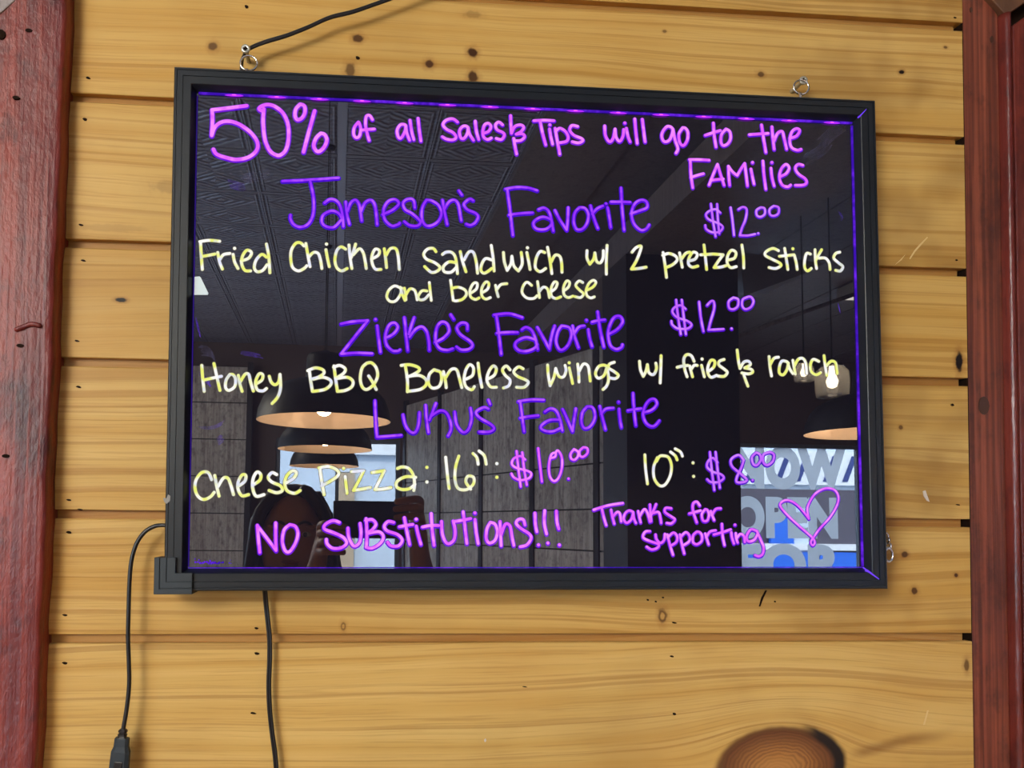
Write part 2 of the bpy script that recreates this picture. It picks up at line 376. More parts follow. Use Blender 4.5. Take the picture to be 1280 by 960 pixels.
# ------------------------------------------------------------------ mesh helpers
class MB:
    def __init__(s): s.v = []; s.f = []; s.mi = []; s.cur = 0
    def add(s, vs, fs):
        o = len(s.v); s.v += [tuple(q) for q in vs]
        for f in fs: s.f.append(tuple(i + o for i in f)); s.mi.append(s.cur)
        return o
    def box(s, a, b):
        x0, y0, z0 = a; x1, y1, z1 = b
        s.add([(x0, y0, z0), (x1, y0, z0), (x1, y1, z0), (x0, y1, z0), (x0, y0, z1), (x1, y0, z1), (x1, y1, z1), (x0, y1, z1)],
              [(0, 3, 2, 1), (4, 5, 6, 7), (0, 1, 5, 4), (1, 2, 6, 5), (2, 3, 7, 6), (3, 0, 4, 7)])
    def prism(s, pts, y0, y1):                   # outline in x,z, from y0 to y1
        n = len(pts)
        o = s.add([(p[0], y0, p[1]) for p in pts] + [(p[0], y1, p[1]) for p in pts], [])
        s.f.append(tuple(o + i for i in range(n))); s.mi.append(s.cur)
        s.f.append(tuple(o + n + i for i in reversed(range(n)))); s.mi.append(s.cur)
        for i in range(n):
            j = (i + 1) % n
            s.f.append((o + i, o + n + i, o + n + j, o + j)); s.mi.append(s.cur)
    def tube(s, pts, r, n=10, cap=True):
        pts = [Vector(p) for p in pts]; rs = r if isinstance(r, (list, tuple)) else [r] * len(pts)
        up = None; rings = []
        for i, p in enumerate(pts):
            t = (pts[min(i + 1, len(pts) - 1)] - pts[max(i - 1, 0)]).normalized()
            if up is None:
                up = t.orthogonal().normalized()
            up = (up - t * up.dot(t)).normalized(); sd = t.cross(up)
            rings.append([p + (up * math.cos(a) + sd * math.sin(a)) * rs[i] for a in [2 * math.pi * k / n for k in range(n)]])
        o = s.add([q for rg in rings for q in rg], [])
        for i in range(len(pts) - 1):
            for k in range(n):
                a = o + i * n + k; b = o + i * n + (k + 1) % n
                s.f.append((a, b, b + n, a + n)); s.mi.append(s.cur)
        if cap:
            s.f.append(tuple(o + k for k in reversed(range(n)))); s.mi.append(s.cur)
            s.f.append(tuple(o + (len(pts) - 1) * n + k for k in range(n))); s.mi.append(s.cur)
    def lathe(s, prof, c=(0, 0, 0), n=40, closed=False):   # profile of (radius, z)
        o = s.add([(c[0] + r * math.cos(2 * math.pi * k / n), c[1] + r * math.sin(2 * math.pi * k / n), c[2] + z) for r, z in prof for k in range(n)], [])
        m = len(prof)
        for i in range(m if closed else m - 1):
            i2 = (i + 1) % m
            for k in range(n):
                k2 = (k + 1) % n
                s.f.append((o + i * n + k, o + i * n + k2, o + i2 * n + k2, o + i2 * n + k)); s.mi.append(s.cur)
    def ball(s, c, r, sc=(1, 1, 1), n=16, m=10):
        vs = [(c[0], c[1], c[2] - r * sc[2])]
        for i in range(1, m):
            th = math.pi * i / m
            for k in range(n):
                ph = 2 * math.pi * k / n
                vs.append((c[0] + r * sc[0] * math.sin(th) * math.cos(ph), c[1] + r * sc[1] * math.sin(th) * math.sin(ph), c[2] - r * sc[2] * math.cos(th)))
        vs.append((c[0], c[1], c[2] + r * sc[2]))
        fs = []
        for k in range(n): fs.append((0, 1 + (k + 1) % n, 1 + k))
        for i in range(m - 2):
            for k in range(n):
                a = 1 + i * n + k; b = 1 + i * n + (k + 1) % n
                fs.append((a, b, b + n, a + n))
        L = len(vs) - 1
        for k in range(n): fs.append((L, 1 + (m - 2) * n + k, 1 + (m - 2) * n + (k + 1) % n))
        s.add(vs, fs)
    def torus(s, c, R, r, ax=1, n=28, m=10, sx=1.0, sz=1.0):
        vs = []; fs = []
        for i in range(n):
            a = 2 * math.pi * i / n
            for j in range(m):
                b = 2 * math.pi * j / m
                q = ((R + r * math.cos(b)) * math.cos(a) * sx, r * math.sin(b), (R + r * math.cos(b)) * math.sin(a) * sz)
                if ax == 0: q = (q[1], q[0], q[2])
                if ax == 2: q = (q[0], q[2], q[1])
                vs.append((c[0] + q[0], c[1] + q[1], c[2] + q[2]))
        for i in range(n):
            for j in range(m):
                fs.append((i * m + j, i * m + (j + 1) % m, ((i + 1) % n) * m + (j + 1) % m, ((i + 1) % n) * m + j))
        s.add(vs, fs)
    def build(s, name, mats, parent=None, smooth=False, bevel=0.0, attrs=None):
        me = bpy.data.meshes.new(name); me.from_pydata(s.v, [], s.f)
        mats = mats if isinstance(mats, (list, tuple)) else [mats]
        for q in mats: me.materials.append(q)
        me.polygons.foreach_set('material_index', s.mi)
        me.validate(); me.update()
        import bmesh
        bm = bmesh.new(); bm.from_mesh(me); bmesh.ops.recalc_face_normals(bm, faces=bm.faces); bm.to_mesh(me); bm.free()
        if smooth:
            for q in me.polygons: q.use_smooth = True
        o = bpy.data.objects.new(name, me); COL.objects.link(o)
        if bevel:
            b = o.modifiers.new('bevel', 'BEVEL'); b.width = bevel; b.segments = 2; b.limit_method = 'ANGLE'
        if parent: o.parent = parent
        return o
def tag(o, label=None, cat=None, group=None, kind=None):
    if label: o['label'] = label
    if cat: o['category'] = cat
    if group: o['group'] = group
    if kind: o['kind'] = kind
    return o
def empty(name, loc=(0, 0, 0)):
    o = bpy.data.objects.new(name, None); COL.objects.link(o); o.location = loc; o.empty_display_size = 0.05
    return o
def spline(pts, per=6):                          # Catmull-Rom through points of any dimension
    if len(pts) < 3: return [tuple(p) for p in pts]
    P = [pts[0]] + list(pts) + [pts[-1]]; out = []
    for i in range(1, len(P) - 2):
        for k in range(per):
            t = k / per
            out.append(tuple(0.5 * (2 * b + (c - a) * t + (2 * a - 5 * b + 4 * c - d) * t * t + (3 * b - a - 3 * c + d) * t ** 3)
                             for a, b, c, d in zip(P[i - 1], P[i], P[i + 1], P[i + 2])))
    out.append(tuple(pts[-1])); return out
def vspline(pts, per=6): return [Vector(p) for p in spline([tuple(p) for p in pts], per)]

# ================================================================== the setting
RX0, RX1, RYB, RZ = -3.0, 7.0, -8.6, 3.6         # inside faces of the room

# pine board wall with shiplap rabbets
EDGES = [0.06, 0.20, 0.33, 0.47, 0.62, 0.76, 0.90, 1.02, 1.14, 1.262, 1.469, 1.5923, 1.7448, 1.865, 2.0152, 2.143, 2.29, 2.42, 2.56, 2.70, 2.84, 2.98, 3.12, 3.26, 3.40, 3.58]
XE = 0.6648
def edge_tilt(i):                                # the boards are not perfectly level: right end offset
    return {10: .0032, 11: .0019, 12: .0026, 13: .0028, 14: -.0007}.get(i, 0.0)
mb = MB(); seeds = []; rab = []; bigk = []
rr = random.Random(23)
for i in range(len(EDGES) - 1):
    zb, zt = EDGES[i], EDGES[i + 1]; sdv = rr.random()
    tb, tt = edge_tilt(i), edge_tilt(i + 1)
    def L(z, t, x): return z + t * (x + 0.29) / 0.955 if -0.4 < x < 0.8 else z
    rd, rh = 0.0078, 0.0088
    xs = [RX0, -0.3, XE]
    y0 = rr.uniform(-0.0006, 0.0006)
    for a, b in zip(xs[:-1], xs[1:]):
        def q(x, y, top, dz=0.0):
            return (x, y, (L(zt, tt, x) if top else L(zb, tb, x)) + dz)
        e = b - (0.0045 if b == XE else 0)
        n0 = len(mb.f)
        mb.add([q(a, y0, 0, .0006), q(b, y0, 0, .0006), q(b, y0, 1, -rh - .0012), q(a, y0, 1, -rh - .0012)], [(0, 1, 2, 3)])     # face
        mb.add([q(a, y0, 1, -rh - .0012), q(b, y0, 1, -rh - .0012), q(b, y0 + .0012, 1, -rh), q(a, y0 + .0012, 1, -rh)], [(0, 1, 2, 3)])
        mb.add([q(a, y0 + .0012, 1, -rh), q(e, y0 + .0012, 1, -rh), q(e, rd, 1, -rh), q(a, rd, 1, -rh)], [(0, 1, 2, 3)])
        mb.add([q(a, y0, 0, .0006), q(b, y0, 0, .0006), q(b, y0 + .0006, 0), q(a, y0 + .0006, 0)], [(0, 1, 2, 3)])
        mb.add([q(a, y0 + .0006, 0), q(b, y0 + .0006, 0), q(b, 0.012, 0), q(a, 0.012, 0)], [(0, 1, 2, 3)])                       # underside
        n1 = len(mb.f)
        seeds += [sdv] * (n1 - n0); rab += [0.0] * (n1 - n0)
        mb.add([q(a, rd, 1, -rh), q(e, rd, 1, -rh), q(e, rd, 1), q(a, rd, 1)], [(0, 1, 2, 3)])                                    # rabbet
        if b == XE:
            mb.add([q(b, y0, 0), q(b, 0.012, 0), q(b, 0.012, 1, -rh), q(b, y0, 1, -rh)], [(0, 1, 2, 3)])
            mb.add([q(e, rd, 1, -rh), q(e, .012, 1, -rh), q(e, .012, 1), q(e, rd, 1)], [(0, 1, 2, 3)])
        k = len(mb.f) - n1
        seeds += [sdv] * k; rab += [1.0] * k
        bigk += [1.0 if i == 9 else 0.0] * (len(mb.f) - n0)
mb.cur = 1
n0 = len(mb.f)
mb.box((RX0 - .1, 0.012, 0), (RX1 + .1, 0.10, RZ + .1))
seeds += [0.0] * (len(mb.f) - n0); rab += [0.0] * (len(mb.f) - n0); bigk += [0.0] * (len(mb.f) - n0)
n0 = len(mb.f)
mb.box((XE + .0001, .0008, 0), (XE + .0013, 0.012, RZ))
seeds += [0.0] * (len(mb.f) - n0); rab += [0.0] * (len(mb.f) - n0); bigk += [0.0] * (len(mb.f) - n0)
me = bpy.data.meshes.new('wall_front'); me.from_pydata(mb.v, [], mb.f)
me.materials.append(M['pine']); me.materials.append(M['hole'])
me.polygons.foreach_set('material_index', mb.mi)
for nm, vals in (('seed', seeds), ('rabbet', rab), ('bigknot', bigk)):
    at = me.attributes.new(nm, 'FLOAT', 'FACE'); at.data.foreach_set('value', vals)
me.update()
wall = bpy.data.objects.new('wall_front', me); COL.objects.link(wall); tag(wall, kind='structure')

# staple holes, a chip and scratches in the boards
mb = MB()
HOLES = [(110, 97, 5, 2.4), (106, 149, 5, 3.4), (101, 281, 5.5, 2.2), (104, 325.5, 5.5, 2.2), (96, 426, 5.5, 2.2), (98, 483.5, 5.5, 2.4), (86, 625, 5.5, 2.2),
         (86, 665.5, 6, 3), (81, 769, 5.5, 2.4), (81, 829, 6, 3), (100, 637, 6, 1.8), (320.5, 785.5, 4.5, 2.4), (321, 817, 6, 3), (316.5, 891.5, 7, 2.4), (840, 820.5, 5, 2.2),
         (843, 892.5, 4.5, 3), (843, 778.5, 6, 2), (308, 8, 4, 3.5), (447, 72, 5, 3.5), (1194, 22, 4, 2), (1196, 325, 3, 2), (1198, 631, 5, 1.5),
         (1191, 506, 4, 3), (969, 752, 2, 2), (810, 750, 2.5, 2), (820, 752, 2.5, 2), (829, 747, 2.5, 1.8), (656, 858.5, 6, 1.2)]
for (px, py, w, h) in HOLES:
    c = onwall(px, py, -.0009); s = .86 / FPX / 2
    pts = [(c.x + w * s * 1.05 * math.cos(t) * (1 + .18 * math.sin(3 * t + px)), c.z + h * s * 1.1 * math.sin(t) - w * s * .15 * math.cos(t)) for t in [k * math.pi / 5 for k in range(10)]]
    mb.prism(pts, -.0009, .0002)
hp = mb.build('staple_hole', M['hole'], wall); tag(hp, 'dark staple holes', kind='stuff')
mb = MB()
for pts in ([(1154, 614), (1157, 613), (1159, 619), (1162, 627), (1159, 626), (1155, 620)], [(605, 925), (607, 923), (608, 926), (606, 928)]):
    mb.prism([(onwall(a, b, -.0008).x, onwall(a, b, -.0008).z) for a, b in pts], -.0008, .0002)
cp = mb.build('chipped_spot', M['chipped'], wall); tag(cp, 'pale chips in the boards')
mb = MB()
for pts in (
            [(1137, 323), (1143, 313), (1150, 305), (1159, 296), (1160, 297), (1151, 307), (1144, 315), (1138, 324)],
            [(1119, 331), (1126, 324), (1132, 318), (1127, 325)], [(1159, 888), (1161, 888), (1156, 906), (1154, 906)]):
    mb.prism([(onwall(a, b, -.0008).x, onwall(a, b, -.0008).z) for a, b in pts], -.0008, .0002)
cp = mb.build('scratch', M['scratched'], wall); tag(cp, 'pale scratches in the boards')

mb = MB(); mb.prism([(onwall(a, b, -.0008).x, onwall(a, b, -.0008).z) for a, b in [(957, 738), (959, 738), (954.5, 747), (950.5, 758), (949, 758), (952, 747)]], -.0008, .0002)
tag(mb.build('pencil_mark', M['hole'], wall), 'short dark pencil mark under the board')
# rough red post on the left
def post():
    mb = MB(); r = random.Random(4)
    zs = [k * 0.02 for k in range(181)]
    prof = []
    def xe(z): return -0.2905 - (2.11 - z) * 0.0083
    for z in zs:
        j = 0.0006 * math.sin(z * 37) + 0.0005 * math.sin(z * 91 + 1) + r.uniform(-.0005, .0005)
        e = xe(z) + j; F = -0.024 + 0.0007 * math.sin(z * 23)
        bul = 0.0010 * math.sin(z * 31 + 2)
        prof.append([(-0.62, .0119, z), (-0.62, F, z), (e - .055, F + bul * .4, z), (e - .03, F - .0006 + bul * .6, z), (e - .0075, F + .0001, z), (e - .0042, F + .0005, z), (e - .0020, F + .0014, z),
                     (e - .0007, F + .0030, z), (e, F + .0055, z), (e + .0002, F + .014, z), (e + .0002, -.001, z), (e, .0119, z)])
    n = len(prof[0])
    mb.add([p for row in prof for p in row], [(i * n + k, i * n + k + 1, (i + 1) * n + k + 1, (i + 1) * n + k) for i in range(len(zs) - 1) for k in range(n - 1)])
    mb.f.append(tuple(range(n))); mb.mi.append(0)
    mb.f.append(tuple((len(zs) - 1) * n + k for k in range(n))); mb.mi.append(0)
    o = mb.build('trim_1', M['post'], smooth=True); tag(o, kind='structure')
    k = MB()
    c = onwall(1, 43, -.025); 
    k.prism([(c.x + .0045 * math.cos(t), c.z + .005 * math.sin(t)) for t in [i * math.pi / 6 for i in range(12)]], -.0255, -.020)
    for (a, b) in ((36, 38), (20, 122), (25, 432), (7, 570)):
        c = onwall(a, b, -.025)
        k.prism([(c.x + .0035 * math.cos(t), c.z + .0018 * math.sin(t)) for t in [i * math.pi / 5 for i in range(10)]], -.0254, -.020)
    kn = k.build('knot_hole', M['hole'], o)
    g = MB()
    pts = [onwall(a, b, -.026) for a, b in [(-30, -20), (18, -8), (19, 0), (10, 8), (2, 15), (-6, 19), (-30, 22)]]
    g.prism([(p.x, p.z) for p in pts], -.0262, -.020)
    tag(g.build('worn_patch', M['endwood'], o, bevel=.0012), 'pale grey worn spot at the top')
    # curled splinter of bark
    s = MB()
    s.tube(spline([onwall(a, b, -.0255) for a, b in [(18, 413), (28, 409), (40, 405), (52, 408)]], 5), [.0006] + [.0024] * 14 + [.0008], 8)
    s.build('splinter', M['post'], o, smooth=True)
    return o
post()

# brown red casing, bead and panel on the right
def casing():
    def X(px, py, y): return onwall(px, py, y).x
    xb = X(1257.5, 480, .000); xb2 = X(1270, 480, .000); xp = X(1277, 480, 0.0)
    mb = MB()
    zc = onwall(1258, 20, .003).z
    mb.prism([(XE + .0016, 0), (xb, 0), (xb, zc), (onwall(1237, 0, .003).x - .005, zc + .022), (XE + .0016, zc + .022)], .003, .0119)
    mb.prism([(XE + .0016, zc + .022), (onwall(1237, 0, .003).x - .005, zc + .022), (XE + .0016, zc + .022 + .04)], .003, .0119)
    o = mb.build('trim_2', M['casing'], bevel=.0008); tag(o, kind='structure')
    b = MB(); r = random.Random(9)
    zs = [k * .012 for k in range(int(zc / .012) + 1)] + [zc - .001]
    R = (xb2 - xb) / 2; rows = []
    for z in zs:
        j = r.uniform(-.0004, .0004)
        rows.append([(xb + R - R * math.cos(t) + j, .004 - .011 * math.sin(t) + j, z) for t in [math.pi * k / 12 for k in range(13)]])
    n = 13
    b.add([p for row in rows for p in row], [(i * n + k, i * n + k + 1, (i + 1) * n + k + 1, (i + 1) * n + k) for i in range(len(zs) - 1) for k in range(n - 1)])
    b.f.append(tuple((len(zs) - 1) * n + k for k in range(n))); b.mi.append(0)
    tag(b.build('bead', M['bead'], o, smooth=True), 'glossy rounded bead along the casing')
    h = MB()
    a0 = onwall(1258, 19, -.004); a1 = onwall(1237, -1, -.004); a2 = onwall(1284, -4, -.004)
    h.prism([(a0.x, a0.z), (a0.x + .55, a0.z + .39), (a0.x + .55, a0.z + .9), (XE + .0016, a0.z + .9), (XE + .0016, a0.z + (a0.x - XE) * .97)], -.004, .0119)
    tag(h.build('head_casing', M['headwood'], o, bevel=.001), 'dark brown mitred head piece')
    p = MB()
    c0 = onwall(1271, 32, .004)
    p.prism([(xp, 0), (xp + .5, 0), (xp + .5, c0.z + .355), (xp, c0.z)], .004, .0119)
    tag(p.build('raised_panel', M['bead'], o, bevel=.002), 'dark red raised panel beside the bead')
    k = MB()
    for (a, bb) in ((1214, 12), (1240, 49), (1230, 507)):
        c = onwall(a, bb, .0025); sc = 1.0 if a < 1239 else 1.3
        if bb == 507:
            k.prism([(c.x + .0062 * math.cos(t), c.z + .010 * math.sin(t)) for t in [i * math.pi / 8 for i in range(16)]], .0024, .006)
        else:
            k.prism([(c.x + .0016 * sc * math.cos(t), c.z + .003 * sc * math.sin(t)) for t in [i * math.pi / 6 for i in range(12)]], .0024, .006)
    tag(k.build('knot', plain('dark_casing_knot', srgb(70, 40, 26), .35), o), 'dark oval knots')
casing()

# the rest of the room
def slab(name, a, b, mat, parent=None):
    mb = MB(); mb.box(a, b); o = mb.build(name, mat, parent)
    if not parent: tag(o, kind='structure')
    return o
slab('floor', (RX0 - .1, RYB - .1, -.1), (RX1 + .1, .1, 0), M['floor'])
ce = slab('ceiling', (RX0 - .1, RYB - .1, RZ), (0.945, .1, RZ + .1), M['tin'])
so = MB()
for k in range(12):
    x0 = 0.945 + k * .52
    so.box((x0 + .006, RYB - .1, RZ - .012 - (.02 if k == 0 else 0)), (x0 + .514, .012, RZ + .05))
so.box((0.945, RYB - .1, RZ + .01), (RX1 + .1, .1, RZ + .1))
so.build('soffit', M['soffit'], ce)
LW = (-6.8, -2.4, .85, 2.75)                      # added unseen window in the left wall, to bring in daylight
mb = MB()
mb.box((RX0 - .1, RYB, 0), (RX0, LW[0], RZ)); mb.box((RX0 - .1, LW[1], 0), (RX0, .012, RZ))
mb.box((RX0 - .1, LW[0], 0), (RX0, LW[1], LW[2])); mb.box((RX0 - .1, LW[0], LW[3]), (RX0, LW[1], RZ))
tag(mb.build('wall_left', M['sidewall']), kind='structure')
w = MB()
for y in (LW[0], (LW[0] + LW[1]) / 2 - .03, LW[1] - .06): w.box((RX0 - .08, y, LW[2]), (RX0 - .02, y + .06, LW[3]))
for z in (LW[2], LW[3] - .06): w.box((RX0 - .08, LW[0], z), (RX0 - .02, LW[1], z + .06))
w = tag(w.build('window_3', M['winframe']), kind='structure')  # frame of the added unseen window
g = MB(); g.box((RX0 - .053, LW[0] + .03, LW[2] + .03), (RX0 - .047, LW[1] - .03, LW[3] - .03)); g.build('pane', M['pane'], w)  # pane of the added unseen window
slab('wall_right', (RX1, RYB, 0), (RX1 + .1, .012, RZ), M['sidewall'])
WIN = [(-0.70, 0.68, 0.75, 2.55), (4.60, 6.16, 0.75, 2.60)]
mb = MB(); y0, y1 = RYB - .1, RYB
xs = [RX0 - .1, WIN[0][0], WIN[0][1], WIN[1][0], WIN[1][1], RX1 + .1]
mb.box((xs[0], y0, 0), (xs[1], y1, RZ)); mb.box((xs[2], y0, 0), (xs[3], y1, RZ)); mb.box((xs[4], y0, 0), (xs[5], y1, RZ))
for (a, b, c, d) in WIN:
    mb.box((a, y0, 0), (b, y1, c)); mb.box((a, y0, d), (b, y1, RZ))
tag(mb.build('wall_back', M['backwall']), kind='structure')
for i, (a, b, c, d) in enumerate(WIN):
    w = MB(); t = .045
    w.box((a, RYB - .08, c), (a + t, RYB - .02, d)); w.box((b - t, RYB - .08, c), (b, RYB - .02, d))
    w.box((a + t, RYB - .08, c), (b - t, RYB - .02, c + t)); w.box((a + t, RYB - .08, d - t), (b - t, RYB - .02, d))
    if i == 0: w.box((-.04, RYB - .08, c + t), (.0, RYB - .02, d - t))
    w = w.build('window_%d' % (i + 1), M['winframe']); tag(w, kind='structure')
    g = MB(); g.box((a + t, RYB - .053, c + t), (b - t, RYB - .047, d - t)); g.build('pane', M['pane'], w)
# dark post with a beam running forward from its top
slab('trim_3', (1.50, -3.90, 0), (2.12, -3.50, 3.05), M['darkwood'])
slab('trim_4', (1.50, -6.2, 3.05), (2.12, -0.3, 3.22), M['soffit'])
mb = MB(); mb.prism([(2.487, 3.33), (3.05, 3.28), (2.86, 3.19), (2.509, 3.05)], -4.6, -4.2); tag(mb.build('trim_5', M['palesoffit']), kind='structure')  # pale block, its colour standing in for a lit patch behind the beam
mb = MB(); mb.tube([(2.66, -4.2, 2.87), (3.7, -4.2, 3.26)], .014, 10); mb.tube([(2.66, -4.2, 2.87), (2.62, -4.6, 2.86)], .014, 10); tag(mb.build('trim_6', M['soffit'], smooth=True), kind='structure')
# board panelling standing obliquely before the back wall, and low panelling on the left
def panelling(name, a, b, h, n, rails):
    mb = MB(); A = Vector((a[0], a[1], 0)); B = Vector((b[0], b[1], 0)); d = (B - A); L = d.length; d.normalize(); nn = Vector((-d.y, d.x, 0))
    if nn.y < 0: nn = -nn
    def bx(u0, u1, z0, z1, t):
        pts = []
        for z in (z0, z1):
            for (u, w) in ((u0, 0), (u1, 0), (u1, t), (u0, t)):
                p = A + d * u + nn * w; pts.append((p.x, p.y, z))
        mb.add(pts, [(0, 3, 2, 1), (4, 5, 6, 7), (0, 1, 5, 4), (1, 2, 6, 5), (2, 3, 7, 6), (3, 0, 4, 7)])
    for k in range(n):
        rows = [0] + rails + [h]
        for z0, z1 in zip(rows[:-1], rows[1:]):
            bx(L * k / n + .01, L * (k + 1) / n - .01, z0 + .006, z1 - .006, .03)
    mb.cur = 1
    bx(0, L, 0, h, .02)
    for k in range(n + 1): bx(L * k / n - .03, L * k / n + .03, 0, h + .05, .045)
    return tag(mb.build(name, [M['panelling'], M['darkwood']]), kind='structure')
panelling('wall_partition', (0.74, -8.3), (2.15, -4.3), 2.9, 5, [1.1, 1.42, 1.72, 2.05])
panelling('wall_panelling', (-2.6, -8.45), (-0.98, -8.45), 3.3, 2, [.5, .9, 1.3, 1.7, 2.1, 2.5, 2.9])

# ================================================================== menu board
BO = Vector((0.1814, -0.0451, 1.7737)); BW, BH = 0.7175, 0.5071
BR = Matrix(((0.9999, -0.0088, -0.0080), (0.0089, 0.9999, 0.0120), (0.0079, -0.0120, 0.9999)))
board = empty('menu_board', BO)
board.matrix_world = Matrix.Translation(BO) @ BR.to_4x4()
tag(board, 'black framed light-up menu board with pink, violet and yellow handwriting on the pine wall', 'menu board')
BRI = BR.transposed()
def onboard(px, py, ly=0.0):                      # local point of the board plane y = ly under a photo pixel
    o = BO + BR @ Vector((0, ly, 0)); n = BR @ Vector((0, -1, 0)); v = ray(px, py)
    t = (o - CAM_P).dot(n) / v.dot(n)
    return BRI @ (CAM_P + v * t - BO)
PY = 0.009                                        # face of the acrylic
FW = 0.0205
PROF = [(0, .028), (0, .0012), (.001, 0), (.0026, 0), (.0028, .0008), (.0034, .0008), (.0036, 0), (.0084, 0), (.0086, .0008), (.0092, .0008), (.0094, 0), (.0160, 0), (.0166, .0004), (FW, .0088), (FW, .012), (.016, .028)]
def rail(side):
    mb = MB(); n = len(PROF); vs = []
    hw, hh = BW / 2, BH / 2
    for (u, y) in PROF:
        if side == 'top': vs += [(-hw + u, y, hh - u), (hw - u, y, hh - u)]
        if side == 'bottom': vs += [(hw - u, y, -hh + u), (-hw + u, y, -hh + u)]
        if side == 'left': vs += [(-hw + u, y, -hh + u), (-hw + u, y, hh - u)]
        if side == 'right': vs += [(hw - u, y, hh - u), (hw - u, y, -hh + u)]
    mb.add(vs, [(2 * i, 2 * i + 1, 2 * ((i + 1) % n) + 1, 2 * ((i + 1) % n)) for i in range(n)])
    mb.f.append(tuple(2 * i for i in range(n))); mb.mi.append(0)
    mb.f.append(tuple(2 * i + 1 for i in range(n))); mb.mi.append(0)
    return mb.build('frame_rail', M['frame'], board)
rails = {s: rail(s) for s in ('top', 'right', 'bottom', 'left')}
ch = MB(); ch.prism([(onboard(a, b, -.0004).x, onboard(a, b, -.0004).z) for a, b in [(204, 622), (208, 623), (210, 618), (213, 620), (212.5, 626), (208, 630), (205, 627)]], -.0004, .001)
tag(ch.build('scuff', M['scuffed'], rails['left']), 'silver scuff on the frame')
ix, iz = BW / 2 - FW, BH / 2 - FW
mb = MB(); mb.box((-ix - .004, PY, -iz - .004), (ix + .004, PY + .006, iz + .004))
panel = mb.build('acrylic_panel', M['panelblack'], board)
mb = MB(); mb.box((-BW / 2 + .006, .0215, -BH / 2 + .006), (BW / 2 - .006, .0265, BH / 2 - .006)); mb.build('back_plate', M['frame'], board)

# violet lit edges of the acrylic with the LEDs along the top
def strip(name, a, b, mat): 
    mb = MB(); mb.box(a, b); return mb.build(name, mat, board)
es = strip('light_strip', (-ix + .002, PY - .0020, iz - .0022), (ix - .001, PY - .0002, iz - .0004), M['led_edge'])
strip('light_strip', (-ix + .0004, PY - .0012, -iz + .0004), (ix - .0004, PY - .0002, -iz + .0012), M['led_edge'])
strip('light_strip', (-ix + .0002, PY - .0012, -iz + .002), (-ix + .0012, PY - .0002, iz - .004), M['led_dim'])
strip('light_strip', (ix - .0020, PY - .0016, -iz + .002), (ix - .0002, PY - .0002, iz - .004), M['led_edge'])
for k in range(15):
    px = 293 + 53.2 * k
    c = onboard(px, 120, PY); x = c.x
    mb = MB(); mb.ball((x, PY - .0018, iz - .0022), .0011, (8.5, .5, 1.05), 20, 8)
    ld = mb.build('led', M['led'], board, smooth=True)
    mb = MB(); mb.ball((x, PY - .0024, iz - .0020), .0009, (2.6, .5, .6), 12, 8)
    mb.build('led_core', M['led_core'], ld, smooth=True)
# light leaking at the two right mitres
def leak(p, q, w):
    a = onboard(*p, -.0003); b = onboard(*q, -.0003); d = Vector((b.x - a.x, 0, b.z - a.z)).normalized(); s = Vector((d.z, 0, -d.x)) * w
    mb = MB(); mb.prism([(a.x + s.x, a.z + s.z), (b.x + s.x * .4, b.z + s.z * .4), (b.x - s.x * .4, b.z - s.z * .4), (a.x - s.x, a.z - s.z)], -.0003, .003)
    mb.build('mitre_gap', M['leak'], board)
leak((1074.5, 145.5), (1083, 136.5), .0007)
leak((1084, 713), (1099, 724), .0010)
lk = MB(); lk.tube([(ix - .0005, PY - .001, -iz + .0005), onboard(1085, 714, .0)], .0007, 6); lk.build('mitre_gap', M['leak'], board)
# glowing violet specks on the lower left edge
mb = MB(); r = random.Random(3)
for k in range(46):
    px = 236 + abs(r.gauss(0, 1)) * 24 if k % 2 else 268 + r.gauss(0, 11)
    c = onboard(px, 704.5 - abs(r.gauss(0, 1.8)), PY); q = .0003 + r.random() * .0007
    mb.ball((c.x, PY - .0006, max(c.z, -iz + .001)), q, (1, .5, 1), 8, 6)
tag(mb.build('ink_crumb', M['led_edge'], board, smooth=True), 'glowing violet crumbs on the lower left edge', kind='stuff')

# grey corner cap on the lower left
def ell(u0, w1, w2, e1, e2, y0, y1):
    x0 = -BW / 2 - .0085 + u0; z0 = -BH / 2 - .0028 + u0
    return [(x0, z0), (x0 + e1 - u0, z0), (x0 + e1 - u0, z0 + w2), (x0 + w1, z0 + w2), (x0 + w1, z0 + e2 - u0), (x0, z0 + e2 - u0)]
mb = MB()
mb.prism(ell(0, .0200, .0200, .0355, .0345, 0, 0), -.0026, .0285)
for (u, w) in ((.0002, .0050), (.0058, .0056), (.0120, .0078)):
    mb.prism(ell(u, w, w, .0353, .0343, 0, 0), -.0036, -.0024)
tag(mb.build('corner_cap', M['guard'], board, bevel=.0004), 'grey plastic corner cap, the only one left')
# plain white patch on the left edge
mb = MB(); mb.prism([(onboard(a, b, PY - .0008).x, onboard(a, b, PY - .0008).z) for a, b in [(242, 346), (249.5, 345.5), (251, 347), (260.5, 366.5), (259.5, 368.5), (242, 368.5)]], PY - .0008, PY)
tag(mb.build('paper_tag', M['sticker'], board), 'small white tag stuck on the left edge')
